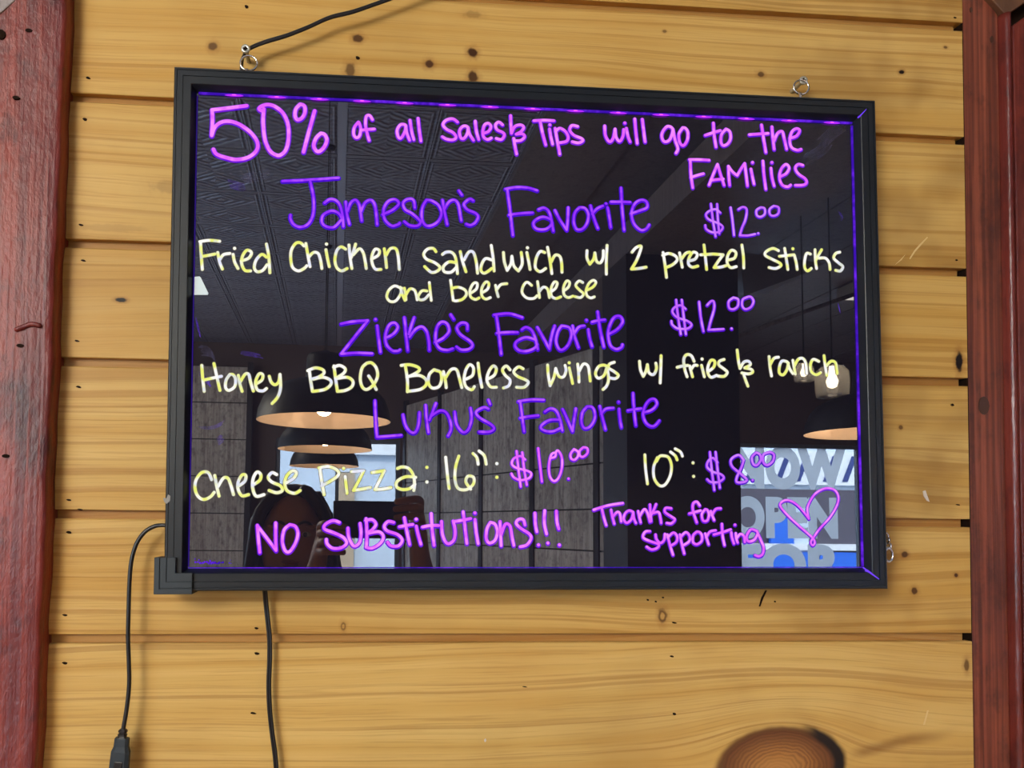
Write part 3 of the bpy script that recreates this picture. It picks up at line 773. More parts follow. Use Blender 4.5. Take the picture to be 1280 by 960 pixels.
# hanging rings and the bit of chain on the right
for (px, py, sx) in ((1001.5, 109, 1000.2), (311, 79, 309)):
    c = onboard(px, py, .014); mb = MB(); mb.torus((c.x, .014, c.z), .0083, .0011, 1, 32, 10, 1.0, .92)
    s = onboard(sx, py + 8, .008); mb.tube([(s.x, .008, BH / 2 - .004), (s.x, .008, s.z), (s.x, .008, s.z + .0006)], [.0019, .0019, .0012], 12)
    mb.build('hanging_ring', M['chrome'], board, smooth=True)
mb = MB()
c = onboard(1111, 690, .02)
mb.torus((c.x - .0005, .021, c.z + .012), .0030, .0013, 0, 20, 8)
mb.torus((c.x, .021, c.z + .0062), .0032, .0013, 1, 20, 8)
mb.torus((c.x + .0004, .021, c.z - .003), .0056, .0015, 1, 24, 8, .75, 1.25)
mb.torus((c.x - .004, .021, c.z + .016), .0045, .0009, 1, 20, 8)
tag(mb.build('chain', M['chrome'], board, smooth=True), 'short chrome chain behind the right side')

# ------------------------------------------------------------------ handwriting
# each entry: origin of the grid cell in the picture, then strokes in cell units (300 picture units wide = 1280)
O = {'T1': (230, 100), 'T2': (430, 100), 'T3': (600, 100), 'T4': (810, 100), 'M1': (230, 290), 'M2': (430, 290), 'M3': (620, 290), 'M4': (810, 290),
     'B1': (190, 510), 'B2': (430, 490), 'B3': (640, 490), 'B4': (830, 520)}
K = 300 / 1280
LINES = []
def line(label, ink, width, edge, txt): LINES.append((label, ink, width, edge, txt))
line('big pink fifty percent at the upper left', 'pink', 5.2, 2.6, '''
T1 335,138 240,150 150,160 | 150,160 152,220 148,297 | 148,297 165,252 205,224 250,222 300,240 355,280 390,330 388,375 345,412 280,425 215,412 172,395 157,370
T1 415,165 400,155 415,140 450,132 490,145 530,180 555,240 558,310 545,370 520,398 495,402 460,380 435,330 425,270 422,210 426,155
T1 620,130 597,155 592,190 605,212 628,205 645,175 642,140 620,130 | 697,165 665,280 638,385 | 730,285 705,310 692,350 705,378 725,380 750,355 762,320 750,292 730,285
''')
line('pink line about sales and tips along the top', 'pink', 4.3, 2.4, '''
T1 930,225 908,255 905,290 918,308 935,300 943,265 935,232 930,225 | 1005,212 990,190 972,195 968,240 978,290 988,322 | 950,268 985,264 1015,262
T2 330,245 322,238 300,240 283,270 290,305 305,310 325,275 330,245 | 330,245 335,285 350,322 | 352,215 360,270 372,318 | 395,205 402,270 410,325
T2 605,225 580,208 545,215 528,238 545,262 580,280 598,305 580,320 545,315 525,303 | 662,255 650,246 630,250 615,275 622,308 640,312 658,285 662,255 | 662,255 670,290 690,322 | 700,220 705,270 718,318
T2 742,285 770,275 783,250 770,232 750,240 740,275 745,305 765,318 785,310 | 845,240 825,225 808,240 815,265 845,280 855,295 840,318 812,312
T2 888,190 890,240 893,285 | 893,285 910,250 940,240 958,252 945,275 918,290 | 918,290 950,288 963,302 945,322 912,325 | 905,312 912,355 920,395
T2 1012,218 1065,215 1120,218 | 1045,220 1060,290 1075,345 | 1098,240 | 1096,262 1102,300 1112,342
T3 400,258 413,330 425,395 | 402,275 425,258 455,275 470,305 460,328 425,335 | 520,248 490,243 478,268 500,295 540,312 548,325 525,336 492,330
T3 665,245 668,295 690,330 710,310 720,262 | 720,262 725,305 745,328 762,300 766,265 | 772,230 | 780,258 788,300 800,330 | 825,208 830,270 838,338 | 865,210 872,270 880,330
T3 1028,262 1015,250 995,250 972,280 970,310 985,330 1010,320 1025,285 1028,262 | 1028,262 1040,320 1055,365 1045,390 | 1080,255 1060,290 1065,335 1085,350 1105,320 1108,280 1095,258 1080,255
T4 348,230 352,290 362,358 | 305,295 345,282 385,270 | 415,262 392,290 388,330 400,350 425,340 440,310 435,275 415,262
T4 605,240 615,310 628,385 | 540,292 600,288 640,285 | 660,250 665,310 672,370 | 672,325 690,285 715,275 725,310 738,368 | 755,310 790,300 808,270 790,260 765,280 755,325 765,360 795,375 815,370
''')
line('pink word in capitals at the upper right', 'pink', 4.1, 2.4, '''
T4 325,428 270,425 220,425 | 225,425 228,500 238,575 | 228,520 265,508 295,500 | 325,560 345,510 370,450 | 370,450 385,500 405,562 | 335,535 400,528
T4 435,562 430,510 428,460 | 428,460 450,490 475,510 | 475,510 495,475 515,445 | 515,445 522,500 530,565 | 557,440 | 548,475 555,510 565,555 | 612,432 618,510 628,582 | 660,440 | 655,470 660,520 672,565
T4 705,515 735,500 752,470 735,450 710,475 700,520 715,560 745,570 760,560 | 825,455 800,450 785,470 800,500 835,525 845,545 830,560 785,562
''')
line('violet heading with a long barred first letter', 'violet', 4.0, 2.6, '''
T1 525,540 680,532 825,522 | 672,535 690,620 692,680 685,730 660,770 620,785 585,770 568,740 568,720
T1 750,655 775,637 805,640 830,665 845,720 850,782 | 840,745 800,785 755,780 735,755 745,718 790,698 825,712 843,740 | 862,650 868,710 882,768 | 872,700 890,655 915,640 935,665 942,710 948,750 | 945,700 965,655 995,640 1015,660 1025,710 1030,770
T2 205,718 260,692 292,660 272,637 235,648 212,690 218,745 255,778 290,770 297,762 | 378,680 370,640 340,635 315,655 325,690 360,710 395,740 408,760 390,778 350,775 322,755 | 440,640 418,680 415,740 435,775 470,775 505,750 520,710 505,670 470,645 440,640
T2 525,640 535,700 550,770 | 535,690 560,650 590,640 610,665 620,720 625,750 | 612,590 628,612 | 688,642 670,635 640,660 655,690 700,710 715,730 700,760 675,775 652,768
T2 1030,590 980,575 920,572 860,582 | 870,582 885,690 900,828 | 880,720 940,712 1005,708
T3 312,690 340,682 365,700 380,745 390,805 | 380,745 335,730 292,750 285,775 305,795 345,797 372,782 385,762 | 400,695 425,745 462,800 | 462,800 468,740 470,680 | 530,680 505,710 500,760 515,795 545,795 570,765 578,720 560,685 530,680
T3 590,670 605,730 628,790 | 598,715 625,685 655,672 | 672,660 | 680,680 690,740 697,785 | 752,575 758,690 768,800 | 698,650 750,650 800,652 | 805,712 850,698 890,680 888,650 860,640 825,660 808,710 820,765 855,800 885,795 902,772
''')
line('lilac price beside the first violet heading', 'lilac', 3.3, 2.4, '''
T4 385,708 360,690 325,700 308,720 325,745 375,765 398,785 380,810 340,812 310,795 305,775 | 335,660 345,745 360,835 | 368,662 372,745 380,820 | 440,680 450,750 458,828 | 482,690 505,678 525,690 520,740 500,790 490,826 | 490,828 530,830 570,822 | 587,818
T4 600,680 578,695 580,722 600,730 622,715 620,685 600,680 | 670,672 648,690 650,718 672,725 695,710 695,680 670,672
''')
line('yellow line about a chicken sandwich', 'yellow', 4.2, 1.2, '''
M1 190,50 135,45 85,52 | 88,52 92,120 98,200 | 92,132 130,125 165,118 | 180,110 190,160 205,198 | 190,150 210,122 245,115 | 270,88 | 262,120 270,160 288,195 | 305,155 345,140 360,110 335,98 312,130 308,170 325,205 355,208 | 440,135 415,120 385,150 375,190 390,212 420,205 443,175 | 440,65 452,130 458,218
M1 640,75 620,58 595,62 572,100 570,150 580,190 610,208 640,195 655,180 | 650,62 660,120 672,185 | 665,135 690,110 715,115 728,150 735,195 | 760,65 | 757,95 765,140 775,185 | 862,92 838,80 815,100 805,150 815,190 840,208 870,195 | 880,70 885,130 895,195 | 915,65 905,100 890,140 | 903,122 935,90 955,110 965,150 972,195
M1 1000,145 1035,125 1042,100 1020,92 1003,125 1003,165 1020,198 1050,200 | 1068,90 1075,140 1080,190 | 1078,125 1100,90 1130,90 1142,130 1148,200
M2 490,105 475,88 445,92 425,118 440,145 485,165 512,190 495,210 465,215 430,185 | 525,120 545,108 575,110 595,140 605,222 | 598,165 560,160 530,185 535,212 570,215 598,190 | 620,105 630,150 650,212 | 640,150 665,108 690,110 705,160 712,220 | 788,150 755,142 735,170 730,205 750,220 788,195 | 785,72 795,140 800,208
M2 850,110 855,160 870,205 | 870,205 890,170 895,130 | 895,130 905,180 930,208 | 930,208 950,170 945,110 | 978,85 | 975,110 985,160 992,200 | 1070,110 1045,105 1025,140 1020,190 1045,212 1075,195 | 1085,82 1098,150 1108,222 | 1105,160 1125,125 1150,130 1160,165 1162,215
M3 485,100 485,140 500,172 | 500,172 520,145 527,112 | 527,112 535,155 555,165 570,140 572,100 | 592,72 588,150 588,225 | 725,108 745,85 770,75 772,90 750,150 722,198 | 722,198 760,195 800,188
M4 80,110 90,175 98,242 | 78,125 110,115 145,128 155,150 130,175 95,190 | 168,112 175,150 182,188 | 178,145 200,115 222,108 | 215,155 250,145 262,118 240,108 220,135 215,170 235,188 265,182 | 298,70 305,130 312,200 | 280,122 315,120 345,118 | 350,118 400,122 | 400,122 375,155 352,190 | 352,190 385,188 415,180 | 425,150 460,140 468,110 445,98 425,125 422,165 440,190 470,185 | 500,70 508,130 510,192
M4 695,100 665,88 630,105 625,125 660,145 700,165 708,180 680,195 645,190 | 728,88 738,150 745,200 | 700,130 740,126 778,122 | 772,90 | 780,125 790,165 795,200 | 865,118 845,115 835,150 835,190 850,208 870,195 | 890,95 892,150 898,195 | 925,95 905,130 895,150 | 910,140 945,140 965,165 970,200 | 1022,108 1000,115 990,140 1015,165 1038,185 1025,208 1000,205
''')
line('short yellow line about beer cheese', 'yellow', 3.9, 1.2, '''
M2 302,300 270,288 240,310 228,345 245,370 275,368 300,335 308,300 | 300,295 310,330 325,365 | 322,300 328,335 330,362 | 328,340 350,305 375,310 385,335 390,362 | 442,315 415,315 395,345 405,362 430,358 452,335 | 455,270 460,320 465,365
M2 568,258 575,310 582,365 | 578,300 610,295 645,310 652,335 630,360 595,368 582,362 | 670,330 705,305 710,275 690,275 672,310 675,345 700,360 720,352 | 735,325 765,305 772,275 755,268 735,300 735,340 755,358 780,350 | 808,285 815,320 822,345 | 812,312 835,282 868,276 | 1000,285 975,268 955,290 950,325 975,352 1010,355 1030,340 | 1032,265 1038,310 1042,350 | 1040,320 1062,295 1085,305 1095,350
M3 292,320 317,300 326,272 310,268 294,300 295,340 318,355 345,346 | 360,315 385,295 392,270 376,262 360,295 363,335 385,350 410,342 | 462,270 442,262 425,285 445,310 466,330 450,350 420,345 | 480,312 515,295 532,270 518,258 495,275 480,312 485,340 505,352 524,346
''')
line('violet heading starting with a zigzag letter', 'violet', 4.0, 2.6, '''
M1 838,490 900,478 980,472 | 980,472 910,560 838,650 | 838,650 920,645 1003,648 | 1022,465 | 1030,500 1038,570 1048,640 | 1075,565 1115,545 1140,510 1125,485 1095,495 1075,545 1080,600 1110,632 1140,635 1152,628
M2 322,455 330,540 340,632 | 375,455 362,490 345,545 | 350,560 380,520 415,505 440,530 452,580 455,628 | 485,588 530,565 560,530 550,490 520,480 495,510 488,580 510,620 550,630 580,622 | 570,440 585,465 | 658,520 655,490 625,485 602,510 620,545 670,580 685,605 665,625 625,628 600,612
M2 950,455 880,435 800,442 | 812,442 825,540 838,650 | 815,540 870,535 925,535
M3 138,520 160,508 190,525 210,570 222,625 | 212,575 160,562 112,582 102,608 125,632 165,635 205,620 220,600 | 220,508 250,560 285,625 | 285,625 295,560 312,500 | 350,500 330,530 320,580 332,620 355,628 385,600 402,550 390,510 350,500 | 408,500 420,560 440,615 | 415,545 440,508 470,500 | 482,470 | 492,520 500,570 512,610 | 542,425 555,520 575,612 | 512,480 545,472 580,468 | 598,545 645,520 675,480 662,450 630,455 605,500 598,550 610,605 640,625 668,615 674,600
''')
line('lilac price beside the second violet heading', 'lilac', 3.3, 2.6, '''
M3 1010,410 985,392 955,400 940,425 965,455 1020,475 1042,495 1020,515 970,515 940,495 935,475 | 960,362 970,450 985,545 | 990,362 1000,450 1012,545
M4 272,372 280,450 295,530 | 315,390 335,370 350,372 352,410 335,470 322,522 | 322,522 360,520 402,518 | 445,515 | 455,350 430,370 432,405 455,412 478,395 480,360 455,350 | 535,345 505,360 502,395 520,412 548,400 562,370 550,348 535,345
''')
line('yellow line about honey wings and fries', 'yellow', 4.2, 1.2, '''
M1 95,712 100,780 108,850 | 160,702 175,770 192,845 | 105,790 150,780 200,770 | 245,760 225,790 222,830 240,845 270,825 275,785 262,762 245,760 | 290,765 298,810 310,850 | 300,800 325,760 345,760 355,800 370,848 | 385,810 415,790 420,762 400,758 382,800 390,840 420,848 440,835 | 455,770 465,800 485,815 505,800 512,760 | 512,760 515,830 500,880 470,915
M1 668,735 675,790 685,850 | 660,740 700,725 740,735 745,755 715,775 680,785 | 690,785 740,775 780,790 782,815 750,840 690,850 | 800,715 808,780 818,848 | 798,722 830,712 860,730 850,755 810,780 | 815,782 870,775 900,795 895,825 860,845 818,850 | 975,700 950,725 940,780 950,825 975,840 1010,815 1032,770 1025,725 1000,698 975,700 | 985,768 1005,800 1025,840
M2 328,720 338,790 338,852 | 305,712 350,708 395,722 400,740 370,760 335,775 | 345,770 400,765 435,785 438,815 405,840 340,850 | 480,735 455,760 450,805 470,832 505,825 520,790 515,750 490,738 480,735 | 530,745 540,790 545,830 | 540,780 570,735 600,735 615,780 628,830 | 650,785 685,765 690,725 670,708 650,735 640,785 650,825 680,842 695,825 | 715,700 722,760 735,828 | 765,785 800,765 812,730 795,715 772,745 762,790 780,825 812,828 | 885,735 865,715 845,735 860,765 885,790 878,820 850,832 | 955,730 930,720 905,745 925,770 970,790 982,805 960,828 920,828
M3 275,710 278,760 288,820 | 288,820 308,775 318,728 | 318,728 335,770 360,772 373,740 368,712 | 390,698 | 390,725 400,770 408,808 | 435,705 440,750 442,800 | 442,745 465,705 490,715 498,760 502,795 | 588,715 570,710 545,720 530,755 545,780 575,765 590,725 | 590,715 600,780 590,820 570,840 | 630,695 605,705 600,725 630,745 652,765 635,782 605,778
M3 765,690 770,735 785,770 | 785,770 800,740 807,708 | 807,708 815,750 840,760 855,730 852,700 | 880,660 878,730 875,805
M4 245,690 230,660 205,655 190,680 195,730 208,772 | 155,722 185,715 212,712 | 222,715 228,740 237,772 | 228,735 245,712 262,712 | 288,678 | 285,712 292,740 300,772 | 320,745 350,720 355,690 335,685 320,715 318,750 335,775 365,765 | 405,680 380,690 378,710 410,735 422,750 405,770 370,768 | 475,630 482,690 490,728 | 490,728 510,695 535,690 545,708 515,725 | 515,725 550,733 557,748 535,757 500,752 | 508,755 518,785 532,822
M4 645,665 650,720 658,768 | 650,710 670,675 695,668 | 748,700 735,690 712,690 700,720 700,752 720,762 740,735 748,700 | 745,700 755,730 772,755 | 772,685 778,720 785,758 | 780,715 800,680 825,675 840,700 845,755 | 910,690 880,680 865,710 870,745 895,762 920,750 | 938,660 945,720 952,765 | 950,715 975,690 1000,700 1008,755
''')
line('lowest violet heading', 'violet', 3.8, 2.6, '''
B2 165,45 168,130 175,240 | 175,240 240,235 305,230 | 315,120 325,170 350,210 380,215 398,170 402,108 | 435,70 440,140 450,215 | 490,60 475,100 455,150 | 465,128 510,100 545,110 568,160 570,200 555,232 | 590,105 600,170 635,215 665,195 680,140 675,85 | 770,90 745,82 705,105 720,135 780,170 800,195 775,212 720,212 | 770,42 780,65
B2 1065,42 1000,40 930,50 | 940,50 950,130 960,210 | 940,138 990,130 1035,125
B3 175,105 205,88 235,100 255,145 268,205 | 255,148 200,150 160,175 155,195 185,210 225,208 262,190 | 270,92 295,145 322,210 | 322,210 330,150 340,88 | 400,78 375,110 370,160 385,192 415,185 440,145 440,105 425,80 400,78 | 468,75 480,130 498,198 | 475,118 500,90 540,85 | 568,52 | 570,90 575,140 583,188 | 645,5 650,90 660,178 | 618,98 655,92 690,88 | 700,110 745,95 772,65 760,38 730,45 705,85 700,130 720,170 755,182 785,152
''')
line('yellow line about cheese pizza at the lower left', 'yellow', 4.3, 1.2, '''
B1 318,382 300,345 265,345 235,385 230,430 245,470 275,488 310,475 332,450 | 335,360 345,415 358,470 | 352,420 380,375 405,375 420,410 435,462 | 465,415 495,390 500,360 480,358 460,395 460,435 480,468 515,462 | 540,410 575,385 580,355 560,342 540,375 537,425 555,470 597,462 | 665,355 640,345 620,370 640,395 685,415 695,440 665,452 625,440 | 715,400 755,375 770,345 750,335 720,360 708,400 720,440 760,455 790,440
B1 895,320 905,390 918,462 | 890,320 940,312 985,330 995,355 960,385 905,415 | 1022,322 | 1030,365 1035,410 1040,455
B2 40,425 105,420 | 105,420 75,480 50,525 | 50,525 95,518 140,510 | 150,430 215,420 | 215,420 190,470 165,520 | 165,520 205,518 250,510 | 285,408 310,400 345,408 370,445 376,495 372,525 | 382,455 330,452 285,475 280,505 310,520 350,515 378,492 | 442,402 | 442,480 | 542,348 550,430 560,515 | 612,342 595,400 592,470 610,515 655,520 690,490 690,455 660,450 650,480 675,518 | 688,328 708,350 715,385 | 720,315 748,340 758,385 | 815,382 | 815,455
''')
line('lilac price after the cheese pizza', 'pink', 3.3, 2.4, '''
B2 965,360 940,342 905,355 895,385 920,405 975,420 998,435 985,460 940,470 905,455 893,435 | 920,315 930,410 942,505 | 950,322 960,410 975,495 | 1035,300 1045,390 1055,478 | 1105,352 1125,345 1128,325 1105,335 1092,395 1098,450 1120,475 1145,455 1162,400 1160,345 1140,312 1128,325 | 1197,462
B3 330,305 312,330 315,355 332,362 350,345 352,320 330,305 | 380,295 360,315 362,340 380,345 402,325 400,300 380,295
''')
line('yellow size of the smaller pizza', 'yellow', 4.0, 1.2, '''
B3 708,335 712,410 722,490 | 775,350 755,400 758,460 785,498 815,495 842,450 850,395 835,350 805,340 785,345 770,370 | 845,320 870,340 880,362 | 870,303 898,320 908,342 | 965,378 | 968,450
''')
line('pink price of the smaller pizza', 'lilac', 3.4, 2.4, '''
B3 1095,375 1070,352 1045,370 1040,400 1070,425 1115,440 1128,460 1100,480 1060,480 1040,465 | 1055,320 1065,420 1078,522 | 1085,320 1095,410 1108,510
B4 424,235 398,208 358,230 362,268 405,305 440,338 425,352 388,352 388,325 412,275 424,235 | 472,342 | 490,195 468,220 475,255 495,262 515,235 510,205 490,195 | 565,192 530,205 528,245 550,262 580,240 585,205 565,192
''')
line('pink warning line at the bottom left', 'pink', 4.2, 2.6, '''
B1 562,625 568,700 575,770 | 562,628 610,690 662,760 | 660,612 660,690 662,760 | 735,622 705,650 695,710 710,760 735,765 765,720 778,670 765,632 735,622 | 1000,610 965,600 925,620 920,645 970,665 1020,690 1038,720 1010,745 965,748 935,725 930,700 | 1045,640 1050,690 1075,735 1105,720 1115,670 1110,615
B2 118,675 122,750 120,825 | 115,685 150,680 170,705 150,735 122,750 | 125,755 185,745 210,770 195,805 150,832 118,828 | 265,695 235,690 215,715 230,740 285,760 310,790 290,820 250,820 232,800 | 322,670 335,740 350,812 | 295,718 330,712 367,706 | 385,678 | 385,715 395,760 410,812 | 465,648 470,730 480,818 | 418,720 460,712 505,712
B2 520,690 525,760 550,808 585,790 592,740 582,688 | 635,638 645,720 655,808 | 590,690 640,682 675,675 | 698,645 | 698,680 705,750 715,808 | 780,695 762,730 758,780 775,805 805,790 818,745 805,705 780,695 | 832,690 835,760 838,820 | 838,760 860,705 885,715 895,770 905,818 | 965,710 955,680 930,680 918,700 940,725 985,755 998,780 975,815 940,825 | 1018,645 1020,700 1028,745 | 1037,815 | 1070,632 1068,700 1080,757 | 1087,805 | 1132,635 1135,690 1145,730 | 1148,815
''')
line('pink thank-you note at the lower right', 'pink', 3.6, 2.4, '''
B3 435,628 510,605 590,592 | 478,620 490,670 502,710 | 528,628 535,665 545,702 | 535,668 560,640 575,650 582,690 | 645,640 625,632 605,645 595,675 610,698 635,680 646,645 | 646,650 650,675 660,698 | 672,635 678,665 685,695 | 680,662 705,625 722,645 735,692 | 735,600 738,650 742,690 | 768,598 755,630 742,655 | 755,645 780,640 790,665 795,698 | 848,620 820,618 815,640 850,665 868,680 850,700 825,698
B3 1000,605 985,585 965,595 965,635 985,695 | 945,648 975,640 1005,632 | 1030,625 1012,650 1018,685 1040,685 1050,655 1042,630 1030,625 | 1060,635 1068,660 1077,682 | 1065,658 1085,625 1112,620
B3 735,742 710,745 698,775 735,795 780,812 775,830 745,840 718,825 | 765,760 770,785 790,805 810,790 815,757 | 828,760 840,810 858,868 | 830,775 860,750 880,770 875,800 845,820 | 895,760 905,810 918,860 | 898,775 925,748 945,765 945,795 912,818 | 985,745 965,765 965,800 985,812 1010,795 1012,765 1000,748 985,745 | 1030,755 1038,780 1048,812 | 1035,775 1055,745 1085,738
B4 308,575 312,640 322,688 | 265,632 310,620 355,605 | 378,580 | 358,620 362,650 372,680 | 382,625 384,650 392,675 | 385,655 405,630 425,640 430,672 | 492,612 462,605 440,640 448,668 480,660 500,625 | 495,615 515,660 530,700 525,735 505,748 485,742
''')
line('pink hand-drawn heart in the lower right corner', 'pink', 3.0, 2.2, '''
B4 772,548 764,510 768,475 800,420 840,392 880,385 915,400 930,440 915,490 880,545 830,600 798,645 782,672 792,690 803,675 790,648 730,595 670,540 625,490 620,465 650,448 690,460 730,495 772,548
''')

def ribbon(mb, pts, w, y, dome):
    """flat rounded stroke in the board's plane; pts are local (x, z)"""
    n = len(pts)
    if n == 1:
        x, z = pts[0]; m = 14
        o = mb.add([(x, y - dome, z)] + [(x + w * math.cos(2 * math.pi * k / m), y, z + w * math.sin(2 * math.pi * k / m)) for k in range(m)], [(0, 1 + k, 1 + (k + 1) % m) for k in range(m)])
        return
    nor = []
    for i in range(n):
        a = pts[max(i - 1, 0)]; b = pts[min(i + 1, n - 1)]
        d = math.hypot(b[0] - a[0], b[1] - a[1]) or 1e-9
        nor.append((-(b[1] - a[1]) / d, (b[0] - a[0]) / d))
    vs = []; fs = []
    offs = [(-1, 0), (-.55, -dome), (.55, -dome), (1, 0)]
    for (x, z), (nx, nz) in zip(pts, nor):
        for u, dy in offs: vs.append((x + nx * w * u, y + dy, z + nz * w * u))
    for i in range(n - 1):
        for k in range(3):
            a = i * 4 + k; fs.append((a, a + 1, a + 5, a + 4))
    mb.add(vs, fs)
    for end, sgn in ((0, -1), (n - 1, 1)):                      # round ends
        x, z = pts[end]; nx, nz = nor[end]; tx, tz = nz * sgn, -nx * sgn
        m = 7
        arc = [(x + w * (math.cos(a) * nx + math.sin(a) * tx), z + w * (math.cos(a) * nz + math.sin(a) * tz)) for a in [math.pi * k / m for k in range(m + 1)]]
        mb.add([(x, y - dome, z)] + [(p[0], y, p[1]) for p in arc], [(0, 1 + k, 2 + k) for k in range(m)])

PX = 0.82 / FPX                                                  # metres per picture unit on the board
WK = {'pink': .88, 'lilac': .86, 'violet': .74, 'yellow': .86}
for (label, ink, width, edge, txt) in LINES:
    strokes = []
    for row in txt.strip().split('\n'):
        cell, rest = row.split(' ', 1); ox, oy = O[cell]
        for st in rest.split('|'):
            raw = [tuple(float(q) for q in p.split(',')) for p in st.split()]
            sp = spline(raw, 5) if len(raw) > 2 else raw
            if len(raw) == 2: sp = [tuple(a + (b - a) * t / 4 for a, b in zip(raw[0], raw[1])) for t in range(5)]
            strokes.append([(ox + a * K, oy + b * K) for a, b in sp])
    # words: strokes of one text row closer than a word gap belong together
    words = []
    two_rows = 'thank-you' in label
    for st in strokes:
        x0 = min(p[0] for p in st); x1 = max(p[0] for p in st); yc = sum(p[1] for p in st) / len(st)
        words.append([x0, x1, yc, [st]])
    merged = True
    while merged:
        merged = False
        for a in range(len(words)):
            for b in range(a + 1, len(words)):
                A, B = words[a], words[b]
                if two_rows and (A[2] > 656 - (A[0] - 750) * .03) != (B[2] > 656 - (B[0] - 750) * .03): continue
                if A[0] - B[1] < 7.5 and B[0] - A[1] < 7.5:
                    words[a] = [min(A[0], B[0]), max(A[1], B[1]), (A[2] * len(A[3]) + B[2] * len(B[3])) / (len(A[3]) + len(B[3])), A[3] + B[3]]
                    del words[b]; merged = True; break
            if merged: break
    for wd in words:
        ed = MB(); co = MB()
        for st in wd[3]:
            loc = [onboard(a, b, PY) for a, b in st]
            pts = [(p.x, p.z) for p in loc]
            k = 1.12 if len(pts) == 1 else 1.0
            low = 0.0006 if ink != 'yellow' else 0.0
            ribbon(ed, [(a, b - low) for a, b in pts], (width / 2 * k * .94 + edge * .42) * PX, PY - .0002, .0001)  # glow halo drawn as a ribbon under the ink
            ribbon(co, pts, width / 2 * k * WK[ink] * PX, PY - .0004, .0003)
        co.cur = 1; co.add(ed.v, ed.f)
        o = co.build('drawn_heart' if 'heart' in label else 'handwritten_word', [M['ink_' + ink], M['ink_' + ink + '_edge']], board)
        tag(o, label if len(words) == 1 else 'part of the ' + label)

# smears left where old writing was wiped off
def smearline(pts, w, mat, n=5):
    mb = MB(); rr = random.Random(int(pts[0][0] * 7 + pts[0][1])); m = len(pts)
    for k in range(n):
        off = (k / (n - 1) - .5) * w; t0 = rr.uniform(0, .25); t1 = rr.uniform(.7, 1)
        sp = spline(pts, 6) if m > 2 else [tuple(a + (b - a) * t / 6 for a, b in zip(pts[0], pts[1])) for t in range(7)]
        sp = sp[int(t0 * (len(sp) - 2)):max(int(t0 * (len(sp) - 2)) + 3, int(t1 * len(sp)))]
        loc = [onboard(a + off * .35, b + off, PY) for a, b in sp]
        ribbon(mb, [(p.x, p.z) for p in loc], (w / n * .42) * PX, PY - .0001 - k * .000004, .00002)
    mb.build('ink_smear', M[mat], board)
smearline([(246, 400), (248, 412), (251, 424)], 8, 'smear_violet')
smearline([(300, 441), (315, 443), (330, 447)], 5, 'smear_violet')
smearline([(247, 533), (262, 535), (276, 530), (281, 523)], 3, 'smear_violet', 3)
smearline([(250, 438), (262, 440), (270, 450)], 12, 'smear_grey', 7)
smearline([(250, 470), (258, 475), (264, 482)], 10, 'smear_violet', 6)
smearline([(272, 552), (280, 546)], 8, 'smear_violet')
smearline([(1022, 184), (1042, 165), (1058, 153)], 14, 'smear_grey', 8)
smearline([(1006, 200), (1024, 190), (1040, 176)], 12, 'smear_grey', 7)
smearline([(1048, 266), (1053, 270), (1051, 276)], 4, 'smear_violet', 4)
smearline([(1048, 380), (1050, 392)], 5, 'smear_violet', 4)
smearline([(302, 225), (318, 220), (345, 216)], 10, 'smear_grey', 6)
smearline([(287, 230), (310, 236)], 10, 'smear_violet', 6)

# ================================================================== cables and screws by the board
def wpts(px, y): return [onwall(a, b, yy) for (a, b), yy in zip(px, y if isinstance(y, (list, tuple)) else [y] * len(px))]
uc = empty('power_cable', onwall(160, 800, -.02))
tag(uc, 'thin black cable looping from the left side of the board down to a plug', 'cable')
def child(mb, name, mat, parent, **k):
    o = mb.build(name, mat, None, **k); o.parent = parent; o.matrix_parent_inverse = Matrix.Translation(-parent.location); return o
mb = MB(); path = [(212, 657), (203, 656.5), (193, 658), (181, 665), (171, 679), (164.5, 700), (162, 725), (160.8, 760), (160, 795), (161, 825), (161.5, 855), (158.5, 885), (153.5, 914)]
mb.tube(spline(wpts(path, [-.022] * 2 + [-.020] * 11), 8), .0021, 12)
child(mb, 'cord', M['cable'], uc, smooth=True)
mb = MB(); a = onwall(154, 911, -.020); b = onwall(147.5, 975, -.020); d = (b - a).normalized(); sd = Vector((d.z, 0, -d.x)); 
def loft(mb, secs):                                              # rectangular sections along the plug: distance, half width, half depth
    vs = []
    for t, w, q in secs:
        c = a + d * t
        for sx, sy in ((-1, -.6), (-.6, -1), (.6, -1), (1, -.6), (1, .6), (.6, 1), (-.6, 1), (-1, .6)):
            p = c + sd * (w * sx); vs.append((p.x, c.y + q * sy, p.z))
    n = len(secs)
    mb.add(vs, [(i * 8 + k, i * 8 + (k + 1) % 8, (i + 1) * 8 + (k + 1) % 8, (i + 1) * 8 + k) for i in range(n - 1) for k in range(8)] + [tuple(range(8)), tuple((n - 1) * 8 + k for k in range(8))])
loft(mb, [(0, .0026, .0026), (.0014, .0040, .0034), (.0030, .0040, .0034), (.0034, .0033, .003), (.0046, .0033, .003), (.005, .0041, .0036), (.0066, .0041, .0036), (.0070, .0034, .003), (.0082, .0040, .0034)])
child(mb, 'strain_relief', M['cable'], uc)
mb = MB(); loft(mb, [(.0082, .0060, .0038), (.0092, .0066, .0042), (.0165, .0068, .0044), (.0215, .0086, .0050), (.047, .0092, .0050), (.0485, .0086, .0045)])
child(mb, 'plug_body', M['guard'], uc)
mb = MB()
loft(mb, [(.030, .0052, .0054), (.031, .0055, .0057), (.041, .0055, .0057), (.042, .0052, .0054)])
child(mb, 'grip', M['cable'], uc)
mb = MB(); loft(mb, [(.0485, .0060, .0022), (.0605, .0060, .0022)])
child(mb, 'plug_tip', M['chrome'], uc)

